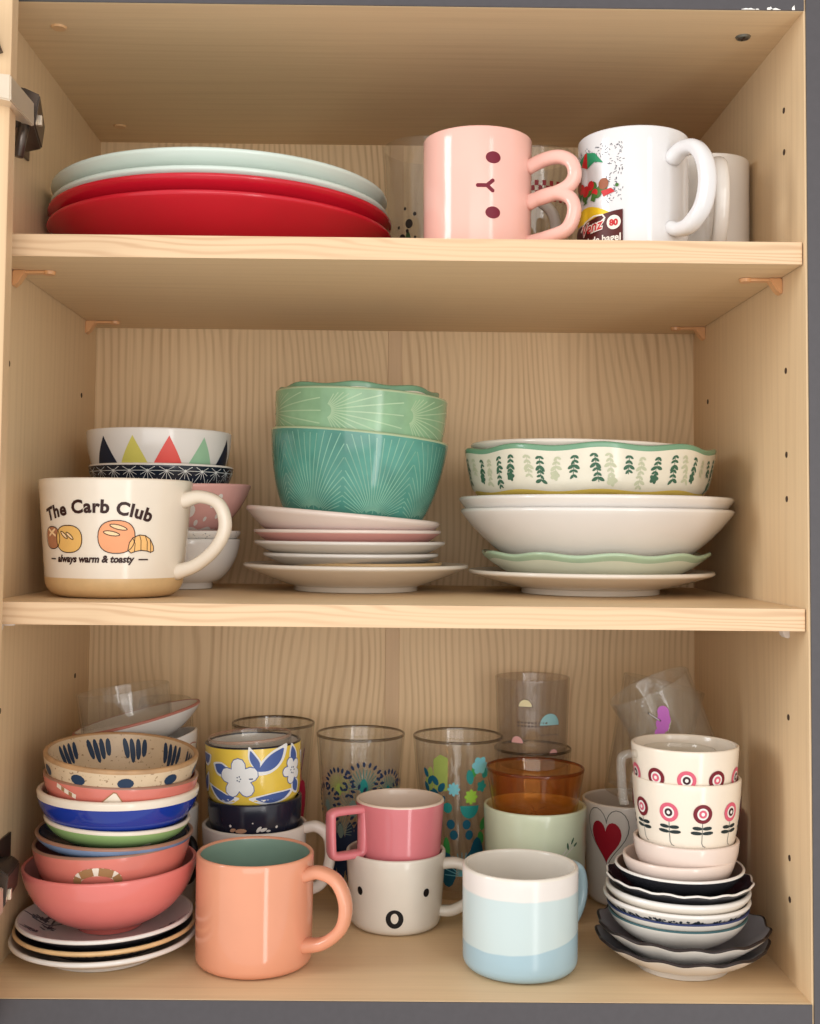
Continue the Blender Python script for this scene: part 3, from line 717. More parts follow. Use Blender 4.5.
for k in range(-3, 4):
    u = k * .062 + .022; ap += [(u, .002, 20, 160, u - .031, u + .031)]
print_on(t, pt, [(fans(HT, .008, HT - .003, ap, 27, .0008), RIDGE)], name='raised_lines', rref=.0757, maxlen=.006)
pg, zg = solve(pt, 0, lambda H: bowl_prof(0.0732, H, 0.050, .003, .80, .0038), HT + 0.0340, .03, .13)
t2 = dish('ribbed_bowl', 'sage green bowl with raised fan lines nested in the teal bowl', 'bowl', pg, xc - .0010, yc, zb_ + zg, [GRN, TEALR, GRN], tilt=(0, 3.0, 0), group='green fan pattern bowls', parts=True, seg=96)
ap = []
for k in range(-3, 4):
    u = k * .070 - .028; ap += [(u, pg.H - .018, -62, 62, u + .001, u + .068)]
print_on(t2, pg, [(fans(pg.H, pg.H - .046, pg.H - .003, ap, 15, .0010), GRR)], name='raised_lines', rref=.0735, maxlen=.006)
IVORY = mat('ivory_crackle_glaze', (222, 215, 196), 0.18, 0.04, 60); GRIM = mat('green_rim_glaze', (112, 154, 124), 0.2, 0.08)
LEAFD = ink('dark_leaf_ink', (62, 98, 76)); LEAFP = ink('pale_leaf_ink', (186, 188, 158)); YEL = mat('yellow_line_glaze', (222, 192, 92), 0.25, .05)
def sprigs(H, n, rr, seed, zlo=.012):
    r = random.Random(seed); d, l = [], []
    for i in range(n):
        u = (i - n / 2) * (2 * PI * rr / n) + r.uniform(-.002, .002); tgt = l if i % 5 in (1, 4) else d
        ztop = H - .007; zz = ztop; lean = r.uniform(-.22, .22); ln_ = r.uniform(.55, 1.0) * (ztop - zlo)
        tgt += stroke([(u, ztop), (u + lean * ln_, ztop - ln_)], .0005)
        k = 0
        while zz > ztop - ln_:
            uu = u + lean * (ztop - zz); s = 1.0 + .4 * (k % 3 == 2)
            tgt += [petal(uu, zz, .0040 * s, .0020 * s, -40 + r.uniform(-15, 15)), petal(uu, zz, .0040 * s, .0020 * s, 220 + r.uniform(-15, 15))]; zz -= .0036; k += 1
        if i % 3 == 0:
            for a in range(0, 360, 72): tgt.append(petal(u + lean * ln_, ztop - ln_, .0042, .0034, a))
    return d, l
pf, zf = solve(pg, 0, lambda H: bowl_prof(0.0672, H, 0.045, .003, .80, .0035), pg.H + 0.0065, .03, .13)
t3 = dish('floral_bowl', 'ivory bowl with wavy green rim nested in the sage green bowl', 'bowl', pf, xc - .0005, yc, zb_ + zg + zf, [IVORY, GRIM, IVORY], tilt=(0, 1.5, 0), parts=True, rimdepth=.003, warp=scallop(8, .018, .0012, .069), seg=96)
d, l = sprigs(pf.H, 22, .069, 4, .03); print_on(t3, pf, [(l, LEAFP), (d, LEAFD)], name='leaf_print', rref=.069, warp=scallop(8, .018, .0012, .069))

# right stack --------------------------------------------------------
xr, yr = 0.1670, 0.180
q = plate_prof(0.1000, 0.2815 - Z2, 0.057, 0.0045, 0.0035, bow=1.2)
dish('dinner_plate', 'white plate at the bottom of the stack under the floral bowl', 'plate', q, xr - .0035, yr, Z2, [PLW] * 3, group='stack under the floral bowl', seg=96)
PG_ = mat('pale_green_plate_glaze', (224, 224, 202), 0.18, 0.03); PGR = mat('celadon_rim_glaze', (170, 192, 162), 0.2, 0.06)
mk = lambda H: plate_prof(0.0930, H, 0.056, .003, .0032, bow=1.5)
p, z = solve(q, Z2, mk, 0.2968, .008, .03)
dish('scalloped_plate', 'wavy plate with pale green rim between white plate and deep bowl', 'plate', p, xr, yr, z, [PG_, PGR, PG_], group='stack under the floral bowl', warp=scallop(10, .014, .0012, .093), rimdepth=.0032, seg=120); prev = (p, z)
mk = lambda H: bowl_prof(0.1120, H, 0.056, .004, .28, .0038)
p, z = solve(prev[0], prev[1], mk, 0.3322, .02, .07)
dish('serving_bowl', 'deep white flared bowl, lower of the two under the floral bowl', 'bowl', p, xr + .001, yr, z, [WHITE] * 3, group='stack under the floral bowl', seg=96); prev = (p, z)
p, z = solve(prev[0], prev[1], lambda H: bowl_prof(0.1125, H, 0.056, .004, .28, .0038), 0.3420, .02, .07)
dish('serving_bowl', 'white flared bowl, upper of the two directly under the floral bowl', 'bowl', p, xr, yr, z, [WHITE] * 3, group='stack under the floral bowl', seg=96); prev = (p, z)
pb = Prof([(0.086, 0), (0.089, .0006), (0.0925, .003), (0.0965, .008), (0.0985, .014), (0.100, .022), (0.1015, .030), (0.1028, .0385)], .0036, k0=1)
z = nest(prev[0], prev[1], pb) ; z = max(z, .3415)
t = dish('floral_bowl', 'wide ivory bowl with wavy green rim and dark green hanging leaves', 'bowl', pb, xr - .005, yr, z, [IVORY, GRIM, IVORY, YEL], bands=[(.0052, 3), (1, 0)], parts=True, rimdepth=.0024, warp=scallop(9, .012, .0014, .103, ph=.6), seg=120)
d, l = sprigs(pb.H, 48, .103, 9, .0075); print_on(t, pb, [(l, LEAFP), (d, LEAFD)], name='leaf_print', rref=.103, warp=scallop(9, .012, .0014, .103, ph=.6))
p6 = bowl_prof(0.0955, .030, 0.05, .003, .6, .0036)
dish('serving_bowl', 'plain white dish whose rim shows inside the floral bowl', 'bowl', p6, xr - .0085, yr, z + .0130, [PLW] * 3, tilt=(0, 1.6, 0), seg=96)

# ================================================================== cabinet floor, left stack
Z0 = 0.0003
xl, yl = -0.2125, 0.0875
PLL = mat('lilac_white_plate_glaze', (222, 212, 208), 0.3, 0.03); DKP = mat('dark_plate_glaze', (62, 58, 62), 0.3, 0.05); OCH = mat('ochre_rim_glaze', (214, 176, 126), 0.3, 0.08, 90)
q = plate_prof(0.0672, 0.0140, 0.043, 0.003, 0.0035, bow=1.3)
dish('small_plate', 'white plate with brown streaks lying lowest under the pink bowl', 'plate', q, xl - .001, yl, Z0, [WHITE, WHITE, mat('brown_streak_glaze', (200, 180, 164), .3, .2, 25)], tilt=(0, -.8, 0), group='small plates under the bowl stack', seg=80)
p, z = solve(q, Z0, lambda H: plate_prof(0.0655, H, 0.042, .0025, .003, bow=1.3), .0212, .006, .02)
t = dish('small_plate', 'dark plate with notched ochre rim between two white plates', 'plate', p, xl, yl, z, [DKP, OCH, DKP], tilt=(0, -1.0, 0), group='small plates under the bowl stack', parts=True, seg=80, rimdepth=.0018)
nt_ = []
for i in range(64):
    u = i * 2 * PI * .0655 / 64; nt_.append([(u, p.H - .0035), (u + .0042, p.H - .0035), (u + .0022, p.H - .0009)])
print_on(t, p, [(nt_, BLACK)], name='notch_print'); prev = (p, z)
p, z = solve(prev[0], prev[1], lambda H: plate_prof(0.0637, H, 0.042, .0025, .003, bow=1.3), .0282, .006, .02)
t = dish('small_plate', 'white plate with grey sketch drawing right under the pink bowl', 'plate', p, xl, yl, z, [DKP, WHITE, PLL], tilt=(0, -1.2, 0), group='small plates under the bowl stack', parts=True, seg=80)
SK = ink('sketch_ink', (92, 84, 96)); sk = []
rnd = random.Random(2)
for cx, cy, s in ((-.048, .008, 1), (-.040, -.008, .8), (-.020, -.045, .9), (.022, -.050, .9), (.040, -.036, 1), (.052, -.010, .8), (-.050, -.022, .7), (0.0, -.054, .8)):
    for _ in range(9):
        a = rnd.uniform(0, PI); L_ = rnd.uniform(.004, .010) * s; dx, dy = rnd.uniform(-.005, .005), rnd.uniform(-.004, .004)
        sk += stroke([(cx + dx, cy + dy), (cx + dx + L_ * math.cos(a), cy + dy + L_ * .6 * math.sin(a))], .0015)
sk += [[(-.016, -.052), (-.008, -.052), (-.010, -.040), (-.013, -.040)]] + stroke([(-.055, .003), (-.044, .001), (-.034, .004)], .0016) + stroke([(-.046, .004), (-.046, .018)], .0016) + stroke([(-.041, .004), (-.041, .019)], .0016)
print_top(t, p, [(sk, SK)], 'drawing_print'); prev = (p, z)

C_ = lambda n, rgb, r=.16, v=.03, sc=30: mat(n, rgb, r, v, sc)
SALM = C_('salmon_pink_glaze', (220, 122, 114)); SALI = C_('salmon_inside_glaze', (206, 150, 142)); CORAL = C_('coral_glaze', (208, 118, 104), .2, .06); CORI = C_('coral_inside', (190, 120, 110), .25)
SLATE = C_('slate_blue_glaze', (112, 134, 166), .2, .12, 60); INDIGO = C_('indigo_inside_glaze', (44, 56, 84), .2, .1); OLIVE = C_('leaf_green_glaze', (138, 168, 106), .16, .05)
COBALT = C_('cobalt_glaze', (28, 52, 142), .1, .1); SAND = mat('sand_stoneware', (206, 182, 150), .4, .06, 60, speck=(150, 120, 90)); SANDR = mat('brown_sand_rim', (176, 138, 98), .45, .15, 90)
BRIM = C_('brown_edge_glaze', (150, 108, 88), .3, .1)
xb = -0.2075
pD = bowl_prof(0.0640, .0672 - .0195, 0.024, .004, .78, .003); zD = max(nest(prev[0], prev[1], pD), 0.0)
pD = bowl_prof(0.0640, .0672 - zD, 0.024, .004, .78, .003)
t = dish('cereal_bowl', 'glossy salmon pink bowl, largest and lowest of the left bowl stack', 'bowl', pD, xb - .002, yl + .002, zD, [SALM, SALM, SALI], tilt=(0, -1.5, 0), group='bowl stack on the left')
def bowlon(prev, R, rim, rf, k, t_=.003, hf=.004, lo=.012, hi=.07): return solve(prev[0], prev[1], lambda H: bowl_prof(R, H, rf, hf, k, t_), rim, lo, hi)
prev = (pD, zD)
pE, zE = bowlon(prev, .0576, .0840, .022, .72)
t = dish('tail_bowl', 'coral bowl with striped cat tail motif on the salmon bowl', 'bowl', pE, xb, yl + .001, zE, [CORAL, BRIM, CORI], tilt=(0, -2.0, 0), group='bowl stack on the left', parts=True)
tail = [(math.cos(math.radians(a)) * .0155 + .002, math.sin(math.radians(a)) * .0078 + pE.H - .0165) for a in range(190, -20, -14)]
tw = []; tb = []
for i, (a, b) in enumerate(zip(tail, tail[1:])): (tb if i % 4 < 2 else tw).extend(stroke([a, b], .0058))
print_on(t, pE, [(tw, CREAM), (tb, ink('tail_brown', (158, 118, 78)))], name='tail_print')
pF, zF = bowlon((pE, zE), .0576, .0900, .022, .72)
dish('cereal_bowl', 'slate blue bowl with dark indigo inside in the left stack', 'bowl', pF, xb - .0005, yl + .001, zF, [SLATE, BRIM, INDIGO], tilt=(0, 2.0, 0), group='bowl stack on the left')
pG, zG = bowlon((pF, zF), .0535, .1010, .022, .72)
t = dish('leaf_bowl', 'green bowl with pale leaf mark under the cobalt blue bowl', 'bowl', pG, xb + .0010, yl, zG, [OLIVE, CREAM, CREAM], tilt=(0, 3.0, 0), group='bowl stack on the left', parts=True, rimdepth=.0008)
print_on(t, pG, [([petal(.028, pG.H - .020, .017, .0085, 38)], CREAM), (stroke([(.028, pG.H - .020), (.041, pG.H - .010)], .0006), OLIVE)], name='leaf_print')
pH, zH = bowlon((pG, zG), .0592, .1225, .026, .86, .0042)
dish('cereal_bowl', 'cobalt blue bowl with thick white rim in the left stack', 'bowl', pH, xb + .0020, yl, zH, [COBALT, CREAM, CREAM], tilt=(0, 1.0, 0), group='bowl stack on the left', rimdepth=.0036)
pI, zI = bowlon((pH, zH), .0568, .1330, .024, .80)
t = dish('cat_bowl', 'coral bowl with small pointed ear and striped tail motif, second from top', 'bowl', pI, xb + .0025, yl, zI, [CORAL, BRIM, CORI], tilt=(0, 3.0, 0), group='bowl stack on the left', parts=True)
ez = pI.H - .0062
print_on(t, pI, [([[(-.002, ez - .004), (.014, ez - .003), (.009, ez + .0038), (.007, ez + .0042)], [(-.040, ez + .003), (-.022, ez - .003), (-.021, ez + .0002), (-.039, ez + .006)]], CREAM), (outline([(-.002, ez - .004), (.014, ez - .003), (.009, ez + .0038), (.007, ez + .0042)], .0007) + [[(-.035, ez + .0015), (-.032, ez + .0005), (-.0315, ez + .0035), (-.0345, ez + .0045)], [(-.028, ez - .001), (-.025, ez - .002), (-.0245, ez + .001), (-.0275, ez + .002)]], ink('tail_brown', (158, 118, 78)))], name='ear_print')
pJ, zJ = bowlon((pI, zI), .0566, .1490, .024, .74, .0036)
t = dish('stoneware_bowl', 'sand coloured stoneware bowl with dark blue brush strokes on top', 'bowl', pJ, xb + .0020, yl, zJ, [SAND, SANDR, SAND], tilt=(3.5, 3.6, 0), group='bowl stack on the left', parts=True, rimdepth=.0012)
BRUSH = ink('brush_blue', (38, 56, 80), .3); st = []
for ph in (-72, -40, -8, 30, 62, 92, 130, 168, 205, 240):
    for k in range(4):
        u = math.radians(ph + k * 5.2) * .0566; st.append(petal(u - .0030 + k * .0008, pJ.H - .0020, .0185 - .0026 * abs(k - 1), .0046, -70 - 4 * k, tip=-.9))
print_on(t, pJ, [(st, BRUSH)], name='brush_strokes', inside=True, rref=.0566)
so = [petal(math.radians(a) * .0566, pJ.H - .0078, .012, .008, 0, tip=.2) for a in range(-170, 190, 36)]
print_on(t, pJ, [(so, BRUSH)], name='outer_strokes', rref=.0566)

# ---- behind the left stack: mug, upside-down glass, tilted bowls, clear dish
t = thing('coffee_mug', 'white mug with black handle standing behind the left bowl stack', 'mug', (-0.1975, 0.191, Z0)); p = mug_prof(.0360, .0350, .084)
obj('body', lathe(p.full()), [WHITE] * 3, t); handle(t, p, 50, [(-.001, .062), (.010, .063), (.016, .054), (.0155, .040), (.009, .030), (-.001, .028)], .007, .0055, BLACK)
tumbler('drinking_glass', 'clear upside-down tumbler against the back wall behind the bowl stack', -0.2035, 0.2635, Z0, .0340, .0235, .1625, .002, flip=True)
REDL = ink('thin_red_line', (168, 108, 94))
pw = bowl_prof(.0450, .046, .018, .004, .6, .0026)
t = dish('line_rim_bowl', 'white bowl with thin red lines tilted under the larger tilted bowl', 'bowl', pw, -0.1960, 0.193, .0905, [WHITE, WHITE, WHITE], tilt=(0, -15, 0), group='tilted bowls at the back left', parts=True)
print_on(t, pw, [(stroke([(-.05 + i * .004, pw.H - .008 + .001 * math.sin(i)) for i in range(30)], .0009) + stroke([(.01, pw.H - .004), (.03, pw.H - .016)], .0009) + stroke([(.03, pw.H - .004), (.02, pw.H - .016)], .0009), REDL)], name='line_print')
pw2 = bowl_prof(.0535, .027, .020, .004, .35, .0028)
dish('line_rim_bowl', 'large white bowl tilted to the left below the clear glass dish', 'bowl', pw2, -0.2080, 0.193, .1300, [WHITE, REDL, WHITE], tilt=(0, -14, 0), group='tilted bowls at the back left')
tumbler('glass_dish', 'clear straight glass dish standing in the tilted white bowl', -0.2215, 0.195, .1400, .0385, .0375, .0400, .0016, tilt=(0, -8, 0), base=.003)

# ---- yellow cup in navy cup in white mug
xm, ym = -0.1128, 0.180
WM2 = C_('greyish_white_glaze', (224, 214, 204))
t = thing('coffee_mug', 'white mug at the bottom holding the navy and yellow cups', 'mug', (xm, ym, Z0)); p = mug_prof(.0430, .0395, .0735, f=.008)
obj('body', lathe(p.full()), [WM2] * 3, t); handle(t, p, 82, [(-.001, .070), (.010, .0715), (.020, .063), (.022, .045), (.016, .026), (-.001, .018)], .011, .009, WM2)
NAVC = C_('midnight_glaze', (32, 34, 48), .2, .1)
pn = Prof(arc(.026, .004, .004, -PI / 2, 0, 4) + [(.0325, .016), (.0360, .026), (.0378, .033), (.0384, .040), (.0386, .0485)], .003)
t = thing('tea_cup', 'midnight blue cup with white dots between yellow cup and white mug', 'cup', (xm + .001, ym, .0455), (0, -1.5, 5))
obj('body', lathe(pn.full()), [NAVC] * 3, t)
print_on(t, pn, [([circ(-.020, .0335, .0011, 10), circ(.019, .0315, .0011, 10), circ(-.001, .036, .0006, 8)], WHITE), ([petal(-.016, .0292, .010, .004, 5), petal(-.021, .029, .006, .003, 20)], ink('fish_tan', (196, 150, 120))), ([petal(.002, .0285, .006, .003, 50), petal(.005, .0295, .006, .003, 15), petal(.010, .029, .004, .002, 0)], WHITE)], name='motif_print')
YELG = mat('yellow_painted_glaze', (228, 196, 78), .15, .06, 40); BLU = ink('brush_cobalt', (74, 96, 156)); BLUD = ink('outline_blue', (56, 66, 104)); PET = ink('petal_white', (228, 228, 226))
py_ = Prof(arc(.029, .004, .004, -PI / 2, 0, 4) + [(.0345, .008), (.0375, .012), (.0385, .020), (.0390, .034), (.0393, .0530)], .0026)
t = thing('tea_cup', 'yellow cup with white blossoms and blue leaves near the left back', 'cup', (xm - .001, ym, .0865), (0, -1.5, 6))
obj('body', lathe(py_.full()), [YELG, NAVC, WHITE], t)
def blossom(cu, cz, s, rot0):
    return [petal(cu, cz, .0142 * s, .0098 * s, rot0 + a, tip=-.9) for a in range(0, 360, 72)]
def grow(ps, cu, cz, k): return [[(cu + (x - cu) * k, cz + (y - cz) * k) for x, y in q_] for q_ in ps]
def swirl(pts, w):
    Q = [Vector((*p_, 0)) for p_ in pts]; Q = [2 * Q[0] - Q[1]] + Q + [2 * Q[-1] - Q[-2]]; sm = []
    for i in range(13):
        u_ = min(i / 12 * (len(pts) - 1), len(pts) - 1 - 1e-6); k_ = int(u_); f_ = u_ - k_; a_, b_, c_, d_ = Q[k_:k_ + 4]
        v_ = 0.5 * ((2 * b_) + (c_ - a_) * f_ + (2 * a_ - 5 * b_ + 4 * c_ - d_) * f_ * f_ + (3 * b_ - a_ - 3 * c_ + d_) * f_ ** 3); sm.append((v_.x, v_.y))
    pts = sm; n = len(pts); o1, o2 = [], []
    for i, (x, y) in enumerate(pts):
        a = pts[max(0, i - 1)]; b = pts[min(n - 1, i + 1)]; d = math.hypot(b[0] - a[0], b[1] - a[1]) or 1; nx, ny = -(b[1] - a[1]) / d, (b[0] - a[0]) / d
        ww = w * math.sin(PI * (i + .5) / n) / 2; o1.append((x + nx * ww, y + ny * ww)); o2.append((x - nx * ww, y - ny * ww))
    return o1 + o2[::-1]
f1 = (-.0115, .0300); f2 = (.036, .033); f3 = (.085, .030); f4 = (-.070, .030)
lv = [swirl([(.004, .036), (.012, .040), (.020, .046), (.026, .052)], .0105), swirl([(-.034, .040), (-.028, .037), (-.020, .036)], .0085), swirl([(-.040, .022), (-.032, .017), (-.024, .014), (-.016, .015)], .007), swirl([(.002, .014), (.012, .013), (.024, .014), (.034, .017)], .0075), swirl([(-.002, .052), (.000, .046), (.003, .040), (.001, .034)], .006), swirl([(.036, .052), (.038, .044), (.040, .038)], .008), swirl([(.038, .026), (.041, .020), (.044, .015)], .008), swirl([(.055, .044), (.066, .036), (.075, .04)], .01), swirl([(-.06, .018), (-.052, .022), (-.047, .03)], .008), swirl([(-.056, .046), (-.048, .043), (-.042, .046)], .008)]
wh = [grow([q_], sum(x for x, _ in q_) / len(q_), sum(y for _, y in q_) / len(q_), 1.35)[0] for q_ in lv]
fl = blossom(*f1, 1.12, 20) + blossom(*f2, .75, 40) + blossom(*f3, 1, 0) + blossom(*f4, .9, 10)
flo_ = sum((outline(q_, .0013) for q_ in fl), [])
ctr = [circ(f1[0] + .0015 * math.cos(a), f1[1] + .002 * math.sin(a), .0006, 7) for a in (0, 1.2, 2.5, 3.8, 5)] + [circ(f2[0] + .0022 * math.cos(a), f2[1] + .0025 * math.sin(a), .0007, 7) for a in (0, 1, 2, 3, 4, 5)]
print_on(t, py_, [(wh, PET), (lv, BLU), (flo_, BLU), (fl, PET), (stroke([(-.003, .0300), (-.0005, .030)], .001), BLUD), (ctr, BLUD)], name='blossom_print', rref=.039)
pin_ = glass('pinkish_glass_rim', tint=(.9, .78, .70), film=.25, filmcol=(225, 180, 160))
tumbler('drinking_glass', 'clear glass with pinkish rim sitting inside the yellow blossom cup', xm - .0020, ym, .0905, .0345, .0300, .0545, .0016, rim=pin_, tilt=(0, -3.5, 0), base=.003)

# ---- tall glasses along the back
def leaf_ring(cx, cz, r0, l, w, a0, a1, n): return [petal(cx + r0 * math.cos(math.radians(a)), cz + r0 * math.sin(math.radians(a)), l, w, a, n=8) for a in [a0 + (a1 - a0) * i / (n - 1) for i in range(n)]]
G = {k: ink('glassprint_' + k, c, .3) for k, c in dict(crimson=(158, 32, 58), gold=(206, 168, 60), plum=(96, 40, 72), navy=(36, 50, 78), olive=(150, 166, 84), teal=(38, 134, 128), deep=(24, 88, 110), aqua=(120, 190, 200), lime=(146, 190, 66), grass=(64, 150, 74), grey=(120, 140, 130)).items()}
gt = 'tall printed glasses along the back'
t, p = tumbler('tall_glass', 'tall clear glass with crimson print behind the yellow cup', -0.1063, 0.261, Z0, .0370, .026, .1420, rim=GLASS_RIM, group=gt)
cr = [petal(u, z, l, w, a) for u, z, l, w, a in ((.028, .075, .04, .016, 95), (.020, .06, .035, .014, 80), (.036, .05, .045, .018, 90), (.0, .06, .04, .016, 95), (-.02, .06, .04, .016, 85), (.03, .03, .04, .018, 92), (.012, .03, .04, .018, 92))]
print_on(t, p, [(cr, G['crimson']), ([petal(.030, .108, .016, .006, 110), petal(.024, .100, .014, .006, 60)], G['gold']), (sum([stroke([(u, .104), (u + .002, .122)], .0011) for u in (.012, .018, .026, .033)], []), G['plum'])], rref=.0362)
t, p = tumbler('tall_glass', 'tall clear glass with dandelion dash print behind the pink mug', -0.0275, 0.240, Z0, .0388, .027, .1370, rim=GLASS_RIM, group=gt)
dn, dt, dl, dg = [], [], [], []
for cx, cz, r, c in ((.004, .098, .0155, 't'), (-.020, .096, .0120, 'o'), (.029, .094, .0120, 't'), (-.006, .078, .0175, 'g'), (-.036, .080, .013, 'n'), (.045, .084, .012, 't'), (.022, .074, .013, 'n'), (-.02, .060, .014, 'n')):
    dn += leaf_ring(cx, cz, r, .0050, .0027, -30, 210, 15)
    for a in range(-20, 201, 14):
        a = math.radians(a); s = stroke([(cx, cz - .004), (cx + r * .9 * math.cos(a), cz + r * .9 * math.sin(a))], .0006); {'t': dt, 'o': dl, 'g': dg, 'n': dg}[c].extend(s)
    {'t': dt, 'o': dl, 'g': dg, 'n': dg}[c].append(petal(cx, cz - .008, r * .9, r * .5, 90))
bot = [petal(u, .012, .055, .014, 90 + 6 * math.sin(u * 300)) for u in (-.045, -.033, -.022, -.010, .003, .016, .028, .04)]
print_on(t, p, [(bot, G['navy']), (dg, G['grey']), (dl, G['olive']), (dt, G['teal']), (dn, G['navy'])], name='dandelion_print', rref=.0388)
t, p = tumbler('tall_glass', 'tall clear glass with blue and green flower print behind the bear mug', 0.0578, 0.238, Z0, .0393, .027, .1360, rim=GLASS_RIM, group=gt)
ol_ = [[(-.026, .094), (-.012, .094), (-.011, .122), (-.018, .125), (-.025, .120)], petal(-.033, .088, .026, .010, 80)]
dpp = [petal(-.032, .086 + k * .006, .009, .005, 60 + 60 * (k % 2), 10) for k in range(4)] + [petal(-.021, .082 + k * .0055, .010, .006, 50 + 80 * (k % 2), 10) for k in range(4)] + [petal(.012, .012, .035, .022, 80), petal(.022, .02, .035, .018, 95), petal(-.012, .012, .03, .02, 95)]
tl = [[(.0, .082)] + [(.0095 + .0095 * math.cos(math.radians(a)), .082 + .011 * math.sin(math.radians(a))) for a in range(180, 361, 20)], circ(-.012, .080, .0045), petal(.022, .105, .010, .007, 60), petal(.010, .10, .013, .007, 100)] + [petal(.021, .098, .0055, .0045, a, 8) for a in range(0, 360, 72)]
dots = [circ(u, z, .0042, 14) for u, z in ((-.009, .066), (.007, .066), (-.006, .057), (.010, .057))]
aq = [petal(-.006, .096, .0062, .0034, a, 8) for a in range(0, 360, 45)] + [petal(.018, .116, .008, .007, a, 8) for a in range(0, 360, 60)]
li = [petal(.0105, .0895, .0068, .0040, a, 8) for a in range(0, 360, 45)]
gs = [petal(.024, .060, .012, .008, 70), petal(.026, .048, .012, .008, 110), petal(-.014, .035, .02, .008, 90), petal(.012, .106, .012, .006, 80)]
fanl = sum([stroke([(.004, .022), (.004 + .02 * math.cos(math.radians(a)), .022 + .02 * math.sin(math.radians(a)))], .0008) for a in range(10, 180, 14)], [])
print_on(t, p, [(ol_, G['lime'] if False else G['olive']), (gs, G['grass']), (dpp, G['deep']), (dots, G['deep']), (tl, G['teal']), (fanl, G['aqua']), (aq, G['aqua']), (li, G['lime'])], name='flower_print', rref=.0393)
FROST = glass('smoky_glass', tint=(.94, .93, .92), film=.07, filmcol=(190, 178, 165))
tumbler('drinking_glass', 'lower clear glass with dark rim holding the banded glass', 0.1265, 0.2630, Z0, .0345, .027, .1215, rim=GLASS_RIM)
t, p = tumbler('drinking_glass', 'smoky glass with faint bands and pastel dome prints, tallest at the back', 0.1262, 0.2630, .1055, .0333, .0305, .0790, .0016, glassm=FROST)
PAST = {k: ink('pastel_' + k, c, .4) for k, c in dict(cream=(232, 220, 176), blue=(150, 196, 200), pink=(226, 172, 168), line=(120, 104, 92)).items()}
def dome(u, z, r): return [(u + r * math.cos(math.radians(a)), z + r * 1.05 * math.sin(math.radians(a))) for a in range(0, 181, 15)]
doms = [(-.0105, .0560, .0062, 'cream'), (.0125, .0400, .0100, 'blue'), (-.0185, .0240, .0060, 'pink'), (.0170, .0140, .0050, 'pink')]
for u, z, r, c in doms: print_on(t, p, [([dome(u, z, r)], PAST[c]), (outline(dome(u, z, r), .0004), PAST['line'])], name='dome_print', rref=.0333)
bd = [[(u, z), (u + .0022, z), (u + .0022, z + .0016), (u, z + .0016)] for z in (.0415, .0385) for u in [-.018 + .0032 * k for k in range(9)]] + [[(u, .031), (u + .0014, .031), (u + .0014, .0322), (u, .0322)] for u in [.004 + .0022 * k for k in range(9)]]
print_on(t, p, [(bd, PAST['line'])], name='band_print', rref=.0333)

# ---- amber glass in pale green mug
PALE = C_('pale_celadon_glaze', (206, 214, 186), .14)
xa, ya = 0.1190, 0.186
t = thing('coffee_mug', 'pale green mug holding the amber glass', 'mug', (xa, ya, Z0)); p = mug_prof(.0425, .0400, .0885)
obj('body', lathe(p.full()), [PALE] * 3, t); handle(t, p, 150, [(-.001, .074), (.012, .075), (.020, .066), (.021, .045), (.014, .024), (-.001, .018)], .010, .008, PALE)
tw_ = stroke([(.012, .050), (.020, .058), (.027, .066)], .0009) + stroke([(.014, .048), (.024, .058), (.03, .062)], .0008)
print_on(t, p, [(tw_, WHITE), ([petal(.027, .064, .006, .002, 60), petal(.024, .060, .006, .002, 100), petal(.030, .062, .005, .002, 30)], LEAFD)], name='twig_print', rref=.0425)
AMB = glass('amber_glass', tint=(.97, .83, .62), film=.05, filmcol=(190, 90, 50)); AMBR = glass('amber_rim', tint=(.6, .28, .1), film=.2, filmcol=(150, 80, 30))
t, p = tumbler('amber_glass', 'wide amber glass tumbler standing in the pale green mug', xa, ya, .0785, .0408, .0345, .0410, .0022, glassm=AMB, rim=AMBR, base=.006)
star = sum([stroke([(0, 0), (.022 * math.cos(math.radians(a)), .022 * math.sin(math.radians(a)))], .0007) for a in range(0, 360, 30)], [])
print_top(t, p, [(star, AMBR)], 'cut_star'); t.children[-1].location.z = .0012

# ---- pink mug on bear mug
xp, yp = 0.0035, 0.1565
BEARW = C_('ivory_white_glaze', (221, 213, 200), .16)
t = thing('face_mug', 'white mug with two black dot eyes and round mouth under the pink mug', 'mug', (xp, yp, Z0)); p = mug_prof(.0400, .0365, .0590, t=.0034, f=.007)
obj('body', lathe(p.full()), [BEARW] * 3, t); handle(t, p, 80, [(-.001, .049), (.010, .050), (.021, .046), (.026, .034), (.022, .021), (.010, .013), (-.001, .012)], .011, .0085, BEARW)
print_on(t, p, [([circ(-.0315, .0330, .0029, 18, .0033), circ(.0255, .0330, .0029, 18, .0033), circ(-.0010, .0145, .0072, 28, .0072)], BLACK), ([circ(-.0010, .0150, .0031, 20, .0040)], BEARW)], name='face_print', rref=.0385)
ROSE = C_('rose_pink_glaze', (214, 124, 130), .12); ROSI = C_('rose_cream_inside', (228, 208, 190), .2)
t = thing('square_handle_mug', 'pink mug with squared handle stacked on the white face mug', 'mug', (xp + .0030, yp, .0410)); p = mug_prof(.0356, .0318, .0585, t=.003, f=.005)
obj('body', lathe(p.full()), [ROSE, ROSI, ROSI], t)
ha = math.radians(-62); hd_ = Vector((math.sin(ha), -math.cos(ha), 0)); ring = []
for e, z in ((.000, .0445), (.006, .0455), (.020, .0455), (.0255, .0440), (.0265, .0390), (.0260, .0150), (.0250, .0060), (.0205, .0035), (.006, .0035), (.0010, .0045), (.0000, .0120), (.0000, .0380)): ring.append(hd_ * (.0338 + e * 1.05) + Vector((0, 0, .0185 + (z - .0035) * .82)))
tube('handle', ring, .0110, .0066, ROSE, t, binormal=(math.cos(ha), math.sin(ha), 0), n=60, closed=True)

